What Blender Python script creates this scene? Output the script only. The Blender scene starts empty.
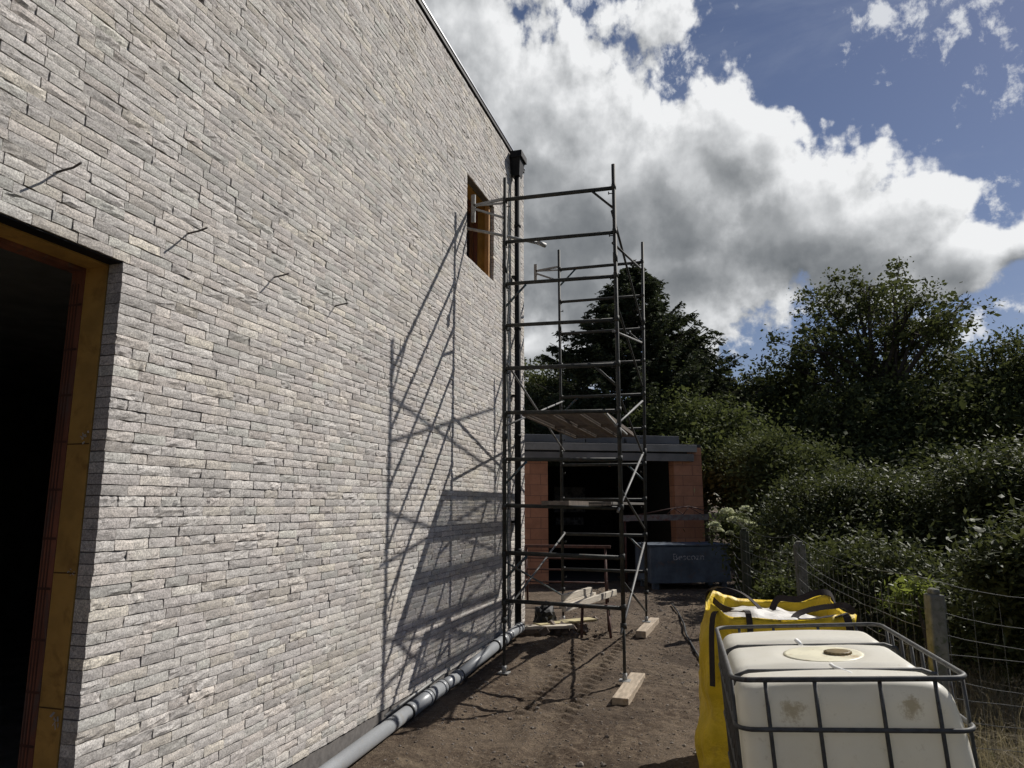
import bpy, bmesh, math, random
import numpy as np
from mathutils import Vector, Matrix
random.seed(7); RNG = np.random.default_rng(11)
S = bpy.context.scene
C = S.collection
R = math.radians
# ------------------------------------------------------------------ camera
F = 700.0; TH = math.atan(121/700); H = 1.75
PS = math.atan(216/(F/math.cos(TH)))
ct, st, cp, sp = math.cos(TH), math.sin(TH), math.cos(PS), math.sin(PS)
def ray(u, v):
    X = (u-512)/F; Y = (384-v)/F
    fw = ct-Y*st; up = st+Y*ct
    return (X*cp-fw*sp, X*sp+fw*cp, up)
def pz(u, v, z=0.0):
    r = ray(u, v); t = (z-H)/r[2]; return Vector((r[0]*t, r[1]*t, z))
def py(u, v, y):
    r = ray(u, v); t = y/r[1]; return Vector((r[0]*t, y, H+r[2]*t))
cam = bpy.data.cameras.new('camera'); co = bpy.data.objects.new('camera', cam); C.objects.link(co)
co.location = (0, 0, H); co.rotation_euler = (R(90)+TH, 0, PS)
cam.sensor_width = 36; cam.lens = F/1024*36; cam.clip_end = 3000; cam.clip_start = .05
S.camera = co
S.view_settings.view_transform = 'Standard'; S.view_settings.look = 'None'
S.view_settings.exposure = 0.27; S.view_settings.gamma = 1; S.view_settings.use_curve_mapping = False
S.cycles.use_denoising = True
S.cycles.max_bounces = 5; S.cycles.use_adaptive_sampling = True; S.cycles.adaptive_threshold = .02; S.cycles.transparent_max_bounces = 8

# ------------------------------------------------------------------ sun and sky
SUN = Vector((1.0, 1.13, 1.38)).normalized()
SUN_EL = math.asin(SUN.z); SUN_AZ = math.atan2(SUN.x, SUN.y)     # azimuth clockwise from +Y
sl = bpy.data.lights.new('sun', 'SUN'); so = bpy.data.objects.new('sun', sl); C.objects.link(so)
sl.energy = 4.3; sl.angle = R(0.55); sl.color = (1, .955, .89)
so.rotation_euler = SUN.to_track_quat('Z', 'Y').to_euler(); so.location = (5, 5, 12)

# ------------------------------------------------------------------ node helpers
class N:
    def __init__(s, nt): s.nt = nt
    def new(s, t, **k):
        n = s.nt.nodes.new(t)
        for a, b in k.items(): setattr(n, a, b)
        return n
    def link(s, a, b): s.nt.links.new(a, b)
    def val(s, sock, v):
        if hasattr(v, 'is_linked') or isinstance(v, bpy.types.NodeSocket): s.link(v, sock)
        else: sock.default_value = v
    def math(s, op, a, b=None, c=None, clamp=False):
        n = s.new('ShaderNodeMath', operation=op); n.use_clamp = clamp
        s.val(n.inputs[0], a)
        if b is not None: s.val(n.inputs[1], b)
        if c is not None: s.val(n.inputs[2], c)
        return n.outputs[0]
    def ss(s, x, a, b, lo=0.0, hi=1.0):
        n = s.new('ShaderNodeMapRange', interpolation_type='SMOOTHSTEP')
        s.val(n.inputs[0], x); n.inputs[1].default_value = a; n.inputs[2].default_value = b
        n.inputs[3].default_value = lo; n.inputs[4].default_value = hi
        return n.outputs[0]
    def mix(s, f, a, b, blend='MIX'):
        n = s.new('ShaderNodeMix', data_type='RGBA', blend_type=blend)
        s.val(n.inputs[0], f); s.val(n.inputs[6], a); s.val(n.inputs[7], b)
        return n.outputs[2]
    def noise(s, vec, scale, detail=4, rough=.55, dist=0.0, dim='3D'):
        n = s.new('ShaderNodeTexNoise', noise_dimensions=dim)
        if vec is not None: s.link(vec, n.inputs['Vector'])
        n.inputs['Scale'].default_value = scale; n.inputs['Detail'].default_value = detail
        n.inputs['Roughness'].default_value = rough; n.inputs['Distortion'].default_value = dist
        return n.outputs[0]
def rgba(c): return (c[0], c[1], c[2], 1)

MATS = {}
def mat(name, col, rough=.7, var=.25, nscale=6.0, col2=None, thr=(.45, .6), metal=0.0, bump=0.0, bscale=40.0,
        spec=.5, stretch=None, speck=None, bdist=.01):
    """principled material: base colour broken by noise, optional second colour in patches (wear, dirt), bump"""
    if name in MATS: return MATS[name]
    m = bpy.data.materials.new(name); m.use_nodes = True; nt = m.node_tree; n = N(nt)
    b = nt.nodes['Principled BSDF']; tc = n.new('ShaderNodeTexCoord').outputs['Object']
    if stretch:
        mp = n.new('ShaderNodeMapping'); mp.inputs['Scale'].default_value = stretch; n.link(tc, mp.inputs[0]); tc = mp.outputs[0]
    f = n.noise(tc, nscale, 5, .6)
    fr = n.ss(f, .3, .7)
    c = n.mix(fr, rgba([x*(1-var) for x in col]), rgba([min(1, x*(1+var)) for x in col]))
    if col2:
        f2 = n.noise(tc, nscale*1.7, 6, .65, .5)
        c = n.mix(n.ss(f2, thr[0], thr[1]), c, rgba(col2))
    if speck:
        f3 = n.noise(tc, speck[0], 2, .5)
        c = n.mix(n.ss(f3, speck[1], speck[1]+.06), c, rgba(speck[2]))
    n.link(c, b.inputs['Base Color'])
    b.inputs['Roughness'].default_value = rough; b.inputs['Metallic'].default_value = metal
    b.inputs['Specular IOR Level'].default_value = spec
    if bump:
        bn = n.new('ShaderNodeBump'); bn.inputs['Strength'].default_value = bump; bn.inputs['Distance'].default_value = bdist
        n.link(n.noise(tc, bscale, 6, .65), bn.inputs['Height']); n.link(bn.outputs[0], b.inputs['Normal'])
    MATS[name] = m; return m

def leafmat(name, c1, c2, rough=.45, trans=.3, spec=.5, c3=None):
    m = bpy.data.materials.new(name); m.use_nodes = True; nt = m.node_tree; n = N(nt)
    b = nt.nodes['Principled BSDF']; out = nt.nodes['Material Output']
    a = n.new('ShaderNodeAttribute', attribute_name='var')
    c = n.mix(a.outputs['Fac'], rgba(c1), rgba(c2))
    if c3: c = n.mix(n.ss(a.outputs['Fac'], .93, .96), c, rgba(c3))
    tc = n.new('ShaderNodeTexCoord').outputs['Object']
    c = n.mix(n.ss(n.noise(tc, .9, 3, .6), .3, .7), n.mix(.35, c, rgba([x*.55 for x in c1])), c)
    n.link(c, b.inputs['Base Color']); b.inputs['Roughness'].default_value = rough
    b.inputs['Specular IOR Level'].default_value = spec
    t = n.new('ShaderNodeBsdfTranslucent'); n.link(n.mix(.5, c, rgba([c2[0]*1.15, c2[1]*1.2, c2[2]*.85])), t.inputs[0])
    mx = n.new('ShaderNodeMixShader'); mx.inputs[0].default_value = trans
    n.link(b.outputs[0], mx.inputs[1]); n.link(t.outputs[0], mx.inputs[2]); n.link(mx.outputs[0], out.inputs[0])
    return m

# ------------------------------------------------------------------ world: Nishita sky with procedural cumulus by direction
def build_world():
    w = bpy.data.worlds.new('World'); S.world = w; w.use_nodes = True
    nt = w.node_tree; nt.nodes.clear(); n = N(nt)
    sky = n.new('ShaderNodeTexSky'); sky.sky_type = 'NISHITA'; sky.sun_disc = False
    sky.sun_elevation = SUN_EL; sky.sun_rotation = SUN_AZ
    sky.air_density = 1.0; sky.dust_density = 0.2; sky.ozone_density = 2.0
    tc = n.new('ShaderNodeTexCoord').outputs['Generated']
    # group: direction -> cloud field
    blobs = []
    def B(u, v, ru, rv, amp=1.0):
        r = ray(u, v); az = math.degrees(math.atan2(r[0], r[1])); el = math.degrees(math.atan2(r[2], math.hypot(r[0], r[1])))
        r1 = ray(u+ru*.5, v); r0 = ray(u-ru*.5, v)
        daz = abs(math.degrees(math.atan2(r1[0], r1[1])-math.atan2(r0[0], r0[1])))
        e = lambda r: math.degrees(math.atan2(r[2], math.hypot(r[0], r[1])))
        de = abs(e(ray(u, v-rv*.5))-e(ray(u, v+rv*.5)))
        blobs.append((az, el, daz, de, amp))
    for b in CLOUDS: B(*b)
    g = bpy.data.node_groups.new('cloud_field', 'ShaderNodeTree')
    g.interface.new_socket('P', in_out='INPUT', socket_type='NodeSocketVector')
    g.interface.new_socket('S', in_out='OUTPUT', socket_type='NodeSocketFloat')
    g.interface.new_socket('Base', in_out='OUTPUT', socket_type='NodeSocketFloat')
    m = N(g); gi = g.nodes.new('NodeGroupInput'); go = g.nodes.new('NodeGroupOutput')
    p = gi.outputs[0]
    # domain warp
    wn = m.new('ShaderNodeTexNoise'); wn.inputs['Scale'].default_value = .14; wn.inputs['Detail'].default_value = 3
    m.link(p, wn.inputs['Vector'])
    vs = m.new('ShaderNodeVectorMath', operation='SUBTRACT'); m.link(wn.outputs['Color'], vs.inputs[0]); vs.inputs[1].default_value = (.5, .5, .5)
    vm = m.new('ShaderNodeVectorMath', operation='SCALE'); m.link(vs.outputs[0], vm.inputs[0]); vm.inputs['Scale'].default_value = 5.0
    va = m.new('ShaderNodeVectorMath', operation='ADD'); m.link(p, va.inputs[0]); m.link(vm.outputs[0], va.inputs[1])
    q = va.outputs[0]
    acc = None
    for (az, el, rx, ry, amp) in blobs:
        s1 = m.new('ShaderNodeVectorMath', operation='SUBTRACT'); m.link(q, s1.inputs[0]); s1.inputs[1].default_value = (az, el, 0)
        s2 = m.new('ShaderNodeVectorMath', operation='MULTIPLY'); m.link(s1.outputs[0], s2.inputs[0]); s2.inputs[1].default_value = (1/rx, 1/ry, 0)
        s3 = m.new('ShaderNodeVectorMath', operation='LENGTH'); m.link(s2.outputs[0], s3.inputs[0])
        v = m.math('MULTIPLY', m.math('SUBTRACT', 1.0, s3.outputs['Value']), amp)
        acc = v if acc is None else m.math('SMOOTH_MAX', acc, v, .12)
    # billows: fbm plus inverted voronoi puffs at two scales
    def puff(scale):
        vo = m.new('ShaderNodeTexVoronoi', feature='F1', voronoi_dimensions='2D'); vo.inputs['Scale'].default_value = scale
        m.link(q, vo.inputs['Vector']); return m.math('SUBTRACT', .55, vo.outputs['Distance'])
    f = m.noise(p, .22, 7, .58, dim='2D')
    k = m.math('ADD', m.math('MULTIPLY', m.math('SUBTRACT', f, .5), 1.5), m.math('MULTIPLY', puff(.17), .28))
    k = m.math('ADD', k, m.math('MULTIPLY', puff(.5), .2)); k = m.math('ADD', k, m.math('MULTIPLY', puff(1.3), .09))
    m.link(m.math('ADD', acc, k), go.inputs[0]); m.link(acc, go.inputs[1])
    # main graph
    nv = n.new('ShaderNodeVectorMath', operation='NORMALIZE'); n.link(tc, nv.inputs[0])
    sx = n.new('ShaderNodeSeparateXYZ'); n.link(nv.outputs[0], sx.inputs[0])
    az = n.math('MULTIPLY', n.math('ARCTAN2', sx.outputs[0], sx.outputs[1]), 57.29578)
    el = n.math('MULTIPLY', n.math('ARCSINE', sx.outputs[2]), 57.29578)
    cx = n.new('ShaderNodeCombineXYZ'); n.link(az, cx.inputs[0]); n.link(el, cx.inputs[1])
    def field(off):
        v = n.new('ShaderNodeVectorMath', operation='ADD'); n.link(cx.outputs[0], v.inputs[0]); v.inputs[1].default_value = off
        gn = n.new('ShaderNodeGroup'); gn.node_tree = g; n.link(v.outputs[0], gn.inputs[0]); return gn
    a = field((0, 0, 0)); b2 = field((1.0, 1.4, 0))
    rel = n.math('SUBTRACT', a.outputs[0], b2.outputs[0])
    rel2 = n.math('SUBTRACT', a.outputs[1], b2.outputs[1])
    alpha = n.ss(a.outputs[0], -.04, .21)
    wa = None
    for (u, v, ru, rv, amp) in WISPS:
        r = ray(u, v); baz = math.degrees(math.atan2(r[0], r[1])); bel = math.degrees(math.atan2(r[2], math.hypot(r[0], r[1])))
        s1 = n.new('ShaderNodeVectorMath', operation='SUBTRACT'); n.link(cx.outputs[0], s1.inputs[0]); s1.inputs[1].default_value = (baz, bel, 0)
        s2 = n.new('ShaderNodeVectorMath', operation='MULTIPLY'); n.link(s1.outputs[0], s2.inputs[0]); s2.inputs[1].default_value = (12.2/ru, 12.2/rv, 0)
        s3 = n.new('ShaderNodeVectorMath', operation='LENGTH'); n.link(s2.outputs[0], s3.inputs[0])
        v_ = n.math('MULTIPLY', n.math('SUBTRACT', 1.0, s3.outputs['Value']), amp); wa = v_ if wa is None else n.math('MAXIMUM', wa, v_)
    wn_ = n.noise(cx.outputs[0], .5, 7, .64, .12, dim='2D')
    wa = n.ss(n.math('ADD', n.math('MULTIPLY', wa, .6), n.math('MULTIPLY', n.math('SUBTRACT', wn_, .5), 2.4)), .2, .75, 0, .85)
    # cirrus veil
    mp = n.new('ShaderNodeMapping'); mp.inputs['Scale'].default_value = (.05, .16, 1); mp.inputs['Rotation'].default_value = (0, 0, R(-25)); n.link(cx.outputs[0], mp.inputs[0])
    ci = n.ss(n.noise(mp.outputs[0], 1.0, 7, .62, .6), .45, .8, 0, .38)
    thick = n.ss(a.outputs[0], .15, 1.0)
    lowd = n.ss(a.outputs[1], .15, .75)
    br = n.math('ADD', .83, n.math('MULTIPLY', rel, n.ss(a.outputs[1], .1, .9, .85, .42)))
    br = n.math('ADD', br, n.math('MULTIPLY', rel2, .25))
    br = n.math('SUBTRACT', br, n.math('MULTIPLY', thick, .30))
    # flat grey bases: low under the main cloud
    base = None
    for (u, v, ru, rv, amp) in CLOUD_BASE:
        r = ray(u, v); baz = math.degrees(math.atan2(r[0], r[1])); bel = math.degrees(math.atan2(r[2], math.hypot(r[0], r[1])))
        s1 = n.new('ShaderNodeVectorMath', operation='SUBTRACT'); n.link(cx.outputs[0], s1.inputs[0]); s1.inputs[1].default_value = (baz, bel, 0)
        s2 = n.new('ShaderNodeVectorMath', operation='MULTIPLY'); n.link(s1.outputs[0], s2.inputs[0]); s2.inputs[1].default_value = (12.2/ru, 12.2/rv, 0)
        s3 = n.new('ShaderNodeVectorMath', operation='LENGTH'); n.link(s2.outputs[0], s3.inputs[0])
        v_ = n.math('MULTIPLY', n.ss(s3.outputs['Value'], .2, 1.15, 1, 0), amp)
        base = v_ if base is None else n.math('MAXIMUM', base, v_)
    br = n.math('SUBTRACT', br, base)
    br = n.math('MAXIMUM', n.math('MINIMUM', br, 1.0), 0.0)
    cr = n.new('ShaderNodeValToRGB'); n.link(br, cr.inputs[0]); e = cr.color_ramp
    e.elements[0].position = 0; e.elements[0].color = (1.75, 1.9, 2.05, 1)
    e.elements[1].position = 1; e.elements[1].color = (9.4, 9.5, 9.6, 1)
    for pos, c in ((.25, (2.5, 2.65, 2.8)), (.5, (3.9, 4.05, 4.2)), (.75, (6.4, 6.55, 6.7))):
        x = e.elements.new(pos); x.color = rgba(c)
    hs = n.new('ShaderNodeHueSaturation'); n.link(sky.outputs[0], hs.inputs['Color']); hs.inputs['Saturation'].default_value = SKY_SAT; hs.inputs['Value'].default_value = SKY_VAL
    skyc = n.mix(ci, n.mix(1.0, hs.outputs[0], (1.06, .95, 1.0, 1), 'MULTIPLY'), (3.6, 4.1, 5.2, 1))
    col = n.mix(alpha, n.mix(wa, skyc, (8.2, 8.4, 8.7, 1)), cr.outputs[0])
    below = n.ss(el, -2, 3)
    col = n.mix(below, (.8, .8, .75, 1), col)
    bg = n.new('ShaderNodeBackground'); n.link(col, bg.inputs[0]); bg.inputs[1].default_value = .077
    w.cycles.sampling_method = 'MANUAL'; w.cycles.sample_map_resolution = 512
    o = n.new('ShaderNodeOutputWorld'); n.link(bg.outputs[0], o.inputs[0])
SKY_SAT = 1.0; SKY_VAL = .60
CLOUDS = [(430, -60, 150, 130, 1), (455, 60, 110, 150, 1), (540, 150, 120, 130, 1), (600, 200, 130, 120, 1), (690, 190, 115, 95, 1), (740, 155, 72, 66, 1),
          (800, 215, 110, 78, 1), (870, 238, 95, 66, 1), (955, 262, 90, 36, 1), (630, 275, 200, 80, 1), (480, 260, 120, 110, 1), (650, 35, 50, 50, .34),
          (545, 350, 60, 45, .8), (520, 300, 50, 50, .7), (690, 315, 60, 34, .7), (1030, 250, 60, 30, .7), (200, -250, 300, 160, .8), (1400, 200, 200, 60, .8)]
WISPS = [(885, 8, 40, 34, 1), (960, 18, 90, 34, .8), (1010, 92, 50, 24, .8), (752, 338, 36, 14, .8), (940, 335, 90, 26, .9), (1012, 308, 26, 14, 1),
         (660, 70, 60, 60, .8), (600, 10, 60, 40, .8), (965, 200, 70, 22, .7), (1300, -60, 200, 80, .9)]
CLOUD_BASE = [(570, 255, 170, 85, .36), (690, 265, 130, 52, .33), (800, 265, 120, 36, .30), (890, 272, 90, 22, .2)]
build_world()

# ------------------------------------------------------------------ mesh helpers
def link(name, me, m, parent=None):
    o = bpy.data.objects.new(name, me); C.objects.link(o)
    if m is not None:
        for mm in (m if isinstance(m, (list, tuple)) else [m]): me.materials.append(mm)
    if parent: o.parent = parent
    return o
def tag(o, label=None, cat=None, group=None, kind=None):
    if label: o['label'] = label
    if cat: o['category'] = cat
    if group: o['group'] = group
    if kind: o['kind'] = kind
    return o
def thing(name, label, cat, loc=(0, 0, 0), rotz=0.0, group=None):
    o = bpy.data.objects.new(name, None); C.objects.link(o); o.location = loc; o.rotation_euler = (0, 0, rotz)
    o.empty_display_size = .1
    return tag(o, label, cat, group)
class MB:
    def __init__(s): s.v = []; s.f = []; s.sm = []
    def add(s, vs, fs, smooth=False):
        k = len(s.v); s.v += [tuple(v) for v in vs]; s.f += [tuple(i+k for i in f) for f in fs]; s.sm += [smooth]*len(fs)
    def box(s, x0, x1, y0, y1, z0, z1, M=None, bev=0.0):
        c = Vector(((x0+x1)/2, (y0+y1)/2, (z0+z1)/2)); h = Vector((abs(x1-x0)/2, abs(y1-y0)/2, abs(z1-z0)/2))
        bev = min(bev, min(h)*.9)
        vs = []; fs = []
        if bev <= 0:
            for z in (-1, 1):
                for x, y in ((-1, -1), (1, -1), (1, 1), (-1, 1)): vs.append(c+Vector((x*h.x, y*h.y, z*h.z)))
            fs = [(3, 2, 1, 0), (4, 5, 6, 7), (0, 1, 5, 4), (1, 2, 6, 5), (2, 3, 7, 6), (3, 0, 4, 7)]
        else:
            bm = bmesh.new(); bmesh.ops.create_cube(bm, size=2)
            for v in bm.verts: v.co = Vector((v.co.x*h.x, v.co.y*h.y, v.co.z*h.z))
            bmesh.ops.bevel(bm, geom=bm.edges[:], offset=bev, segments=2, affect='EDGES', profile=.5)
            bm.verts.index_update()
            vs = [v.co+c for v in bm.verts]; fs = [tuple(v.index for v in f.verts) for f in bm.faces]; bm.free()
        if M: vs = [M @ v for v in vs]
        s.add(vs, fs); return s
    def tube(s, pts, r, n=8, caps=True, closed=False):
        pts = [Vector(p) for p in pts]; k = len(pts)
        rs = r if isinstance(r, (list, tuple)) else [r]*k
        vs = []; up = None
        for i, p in enumerate(pts):
            a = pts[(i-1) % k] if (i > 0 or closed) else pts[0]; b = pts[(i+1) % k] if (i < k-1 or closed) else pts[-1]
            d = (b-a)
            if d.length < 1e-9: d = Vector((0, 0, 1))
            d.normalize()
            if up is None: up = Vector((0, 0, 1)) if abs(d.z) < .9 else Vector((1, 0, 0))
            x = d.cross(up)
            if x.length < 1e-6: x = d.orthogonal()
            x.normalize(); y = x.cross(d).normalized(); up = y
            for j in range(n):
                t = 2*math.pi*j/n; vs.append(p+(x*math.cos(t)+y*math.sin(t))*rs[i])
        fs = []
        for i in range(k if closed else k-1):
            i2 = (i+1) % k
            for j in range(n): fs.append((i*n+j, i*n+(j+1) % n, i2*n+(j+1) % n, i2*n+j))
        kk = len(s.v); s.add(vs, fs, True)
        if caps and not closed:
            s.f += [tuple(kk+j for j in range(n))[::-1], tuple(kk+(k-1)*n+j for j in range(n))]; s.sm += [False, False]
        return s
    def bar(s, a, b, w, h, up=(0, 0, 1)):
        a = Vector(a); b = Vector(b); d = (b-a).normalized(); up = Vector(up)
        x = d.cross(up).normalized(); y = x.cross(d).normalized()
        vs = []
        for p in (a, b):
            for i, j in ((-1, -1), (1, -1), (1, 1), (-1, 1)): vs.append(p+x*(i*w/2)+y*(j*h/2))
        s.add(vs, [(3, 2, 1, 0), (4, 5, 6, 7), (0, 1, 5, 4), (1, 2, 6, 5), (2, 3, 7, 6), (3, 0, 4, 7)]); return s
    def build(s, name, m, parent=None):
        me = bpy.data.meshes.new(name); me.from_pydata(s.v, [], s.f); me.polygons.foreach_set('use_smooth', s.sm); me.update()
        return link(name, me, m, parent)
def npmesh(name, V, Fq, m, parent=None, var=None, smooth=False):
    """V (n,3), Fq (k,4) quads; fast numpy mesh"""
    me = bpy.data.meshes.new(name); V = np.ascontiguousarray(V, dtype=np.float32); Fq = np.ascontiguousarray(Fq, dtype=np.int32)
    me.vertices.add(len(V)); me.vertices.foreach_set('co', V.ravel())
    nl = Fq.size; me.loops.add(nl); me.loops.foreach_set('vertex_index', Fq.ravel())
    k = Fq.shape[1]; me.polygons.add(len(Fq))
    me.polygons.foreach_set('loop_start', np.arange(0, nl, k, dtype=np.int32)); me.polygons.foreach_set('loop_total', np.full(len(Fq), k, dtype=np.int32))
    me.polygons.foreach_set('use_smooth', np.full(len(Fq), smooth))
    if var is not None:
        at = me.attributes.new('var', 'FLOAT', 'FACE'); at.data.foreach_set('value', np.ascontiguousarray(var, dtype=np.float32))
    me.update(calc_edges=True); me.validate()
    return link(name, me, m, parent)
# value noise
_T = RNG.random((256, 256))
def vnoise(x, y):
    xi = np.floor(x).astype(int); yi = np.floor(y).astype(int); fx = x-xi; fy = y-yi
    fx = fx*fx*(3-2*fx); fy = fy*fy*(3-2*fy)
    g = lambda a, b: _T[a & 255, b & 255]
    return (g(xi, yi)*(1-fx)+g(xi+1, yi)*fx)*(1-fy)+(g(xi, yi+1)*(1-fx)+g(xi+1, yi+1)*fx)*fy
def fbm(x, y, o=4, l=2.1, g=.5):
    s = 0; a = 1; t = 0
    for i in range(o): s = s+a*vnoise(x+17.3*i, y+9.1*i); t += a; a *= g; x = x*l; y = y*l
    return s/t-.5

# ------------------------------------------------------------------ ground
def gbase(x, y):
    x = np.asarray(x, dtype=float); y = np.asarray(y, dtype=float)
    g = np.interp(y, [3, 5, 7.5, 10, 12, 15], [-.27, -.23, -.155, -.05, -.01, 0])
    g = g+.25*np.clip((x-1.5)/5, 0, 1)*np.clip((y-1)/4, 0, 1)*.4
    return g
def gfun(x, y):
    x = np.asarray(x, dtype=float); y = np.asarray(y, dtype=float)
    near = np.clip(1-(np.hypot(x, y-8)-14)/30, 0, 1)
    g = gbase(x, y)+near*(fbm(x*.8, y*.8, 3)*.05+fbm(x*4, y*4, 3)*.035+fbm(x*17, y*17, 3)*.022)
    # tyre tracks along y
    for cx_, w in ((-1.93, .15), (-1.52, .14)):
        cx2 = cx_+.05*np.sin(y*.7)
        inside = np.clip(1-np.abs(x-cx2)/w, 0, 1)**.5*(y > 5.2)*(y < 11)
        g = g-inside*.03
        tr = (np.sin((y+np.abs(x-cx2)*.9)*2*np.pi/.17) > 0)*1.0
        g = g+inside*tr*.028*np.clip((y-6.4)/.5, 0, 1)
    g = g+.03*np.exp(-((x+2.55)/.15)**2)*near
    return g
def ground():
    def axis(segs):
        out = []
        for a, b, s in segs: out += list(np.arange(a, b, s))
        out.append(segs[-1][1]); return np.array(out)
    X = axis([(-600, -60, 60), (-60, -14, 6), (-14, -3.4, 1), (-3.4, -3, .1), (-3, .6, .021), (.6, 3, .08), (3, 14, .8), (14, 60, 6), (60, 600, 60)])
    Y = axis([(-200, -20, 20), (-20, 0, 2), (0, 4, .1), (4, 6.4, .025), (6.4, 10.5, .018), (10.5, 16, .05), (16, 24, .4), (24, 60, 4), (60, 900, 60)])
    gx, gy = np.meshgrid(X, Y); V = np.stack([gx, gy, gfun(gx, gy)], -1).reshape(-1, 3)
    nx = len(X); ny = len(Y); i = np.arange(nx-1)[None, :]+nx*np.arange(ny-1)[:, None]
    Fq = np.stack([i, i+1, i+1+nx, i+nx], -1).reshape(-1, 4)
    m = bpy.data.materials.new('trodden soil'); m.use_nodes = True; n = N(m.node_tree); b = m.node_tree.nodes['Principled BSDF']
    tc = n.new('ShaderNodeTexCoord').outputs['Object']
    a = n.ss(n.noise(tc, 1.1, 6, .6), .35, .65)
    c = n.mix(a, (.066, .044, .028, 1), (.135, .102, .072, 1))
    a2 = n.ss(n.noise(tc, 14, 5, .7), .42, .68); c = n.mix(a2, c, (.17, .128, .088, 1))
    a3 = n.ss(n.noise(tc, 60, 3, .6), .5, .62); c = n.mix(n.math('MULTIPLY', a3, .5), c, (.038, .026, .018, 1))
    vo = n.new('ShaderNodeTexVoronoi'); vo.inputs['Scale'].default_value = 38; n.link(tc, vo.inputs['Vector'])
    peb = n.ss(vo.outputs['Distance'], .16, .22, 1, 0)
    sel = n.ss(n.noise(tc, 9, 3, .6), .52, .6)
    pm = n.math('MULTIPLY', peb, sel); c = n.mix(pm, c, (.30, .27, .235, 1))
    dm = n.ss(n.noise(tc, .75, 5, .65, .6), .50, .62, 0, .55); c = n.mix(dm, c, (.045, .031, .021, 1))
    sd = n.ss(n.noise(tc, 1.6, 6, .7, .9), .56, .68, 0, .6); c = n.mix(sd, c, (.20, .155, .105, 1))
    # greener rough ground away from the trodden strip
    sx = n.new('ShaderNodeSeparateXYZ'); n.link(tc, sx.inputs[0])
    gr = n.math('MULTIPLY', n.ss(sx.outputs[0], .8, 1.6), n.ss(n.noise(tc, 3, 5, .7), .25, .6))
    c = n.mix(gr, c, (.055, .06, .028, 1))
    n.link(c, b.inputs['Base Color']); b.inputs['Roughness'].default_value = .93; b.inputs['Specular IOR Level'].default_value = .25
    bn = n.new('ShaderNodeBump'); bn.inputs['Strength'].default_value = 1.0; bn.inputs['Distance'].default_value = .03
    hgt = n.math('ADD', n.noise(tc, 22, 8, .75), n.math('MULTIPLY', pm, .4)); n.link(hgt, bn.inputs['Height']); n.link(bn.outputs[0], b.inputs['Normal'])
    o = npmesh('ground', V, Fq, m, smooth=True); tag(o, kind='structure')
ground()
def gz(x, y): return float(gfun(np.array([x]), np.array([y]))[0])

def stones():
    k = 5200; x = RNG.uniform(-2.7, .5, k); y = RNG.uniform(4.2, 15, k); s = RNG.gamma(1.6, .0035, k)+.003
    s = np.minimum(s, .045)
    ph = np.array([(0, 0, 1), (1, 0, 0), (0, 1, 0), (-1, 0, 0), (0, -1, 0)], dtype=float)
    # low six-sided chips
    V = []; Fq = []; var = []
    z = gfun(x, y)
    for i in range(k):
        a0 = random.random()*6; n_ = 5; rr = [random.uniform(.7, 1.1) for _ in range(n_)]
        b = len(V); el = random.uniform(.6, 1)
        for lev, (hh, sc) in enumerate(((-.3, 1.0), (.35, .95), (.6, .5))):
            for j in range(n_):
                t = a0+j*2*math.pi/n_; V.append((x[i]+math.cos(t)*s[i]*rr[j]*sc, y[i]+math.sin(t)*s[i]*rr[j]*sc*el, z[i]+s[i]*hh+random.uniform(-.1, .1)*s[i]))
        for lev in range(2):
            for j in range(n_): Fq.append((b+lev*n_+j, b+lev*n_+(j+1) % n_, b+(lev+1)*n_+(j+1) % n_, b+(lev+1)*n_+j)); var.append(i)
        Fq.append((b+2*n_, b+2*n_+1, b+2*n_+2, b+2*n_+3)); var.append(i); Fq.append((b+2*n_, b+2*n_+3, b+2*n_+4, b+2*n_+4)); var.append(i)
    Fq = [f for f in Fq if len(set(f)) == 4]
    rv = RNG.random(k); 
    m = bpy.data.materials.new('loose stones'); m.use_nodes = True; n = N(m.node_tree); b = m.node_tree.nodes['Principled BSDF']
    tc = n.new('ShaderNodeTexCoord').outputs['Object']
    n.link(n.mix(n.ss(n.noise(tc, 25, 3, .6), .35, .65), (.10, .08, .062, 1), (.25, .22, .19, 1)), b.inputs['Base Color']); b.inputs['Roughness'].default_value = .9
    o = npmesh('loose_stones', np.array(V), np.array(Fq), m); tag(o, 'small stones and crumbs of soil scattered over the trodden brown ground', 'stones', kind='stuff')
stones()

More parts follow.
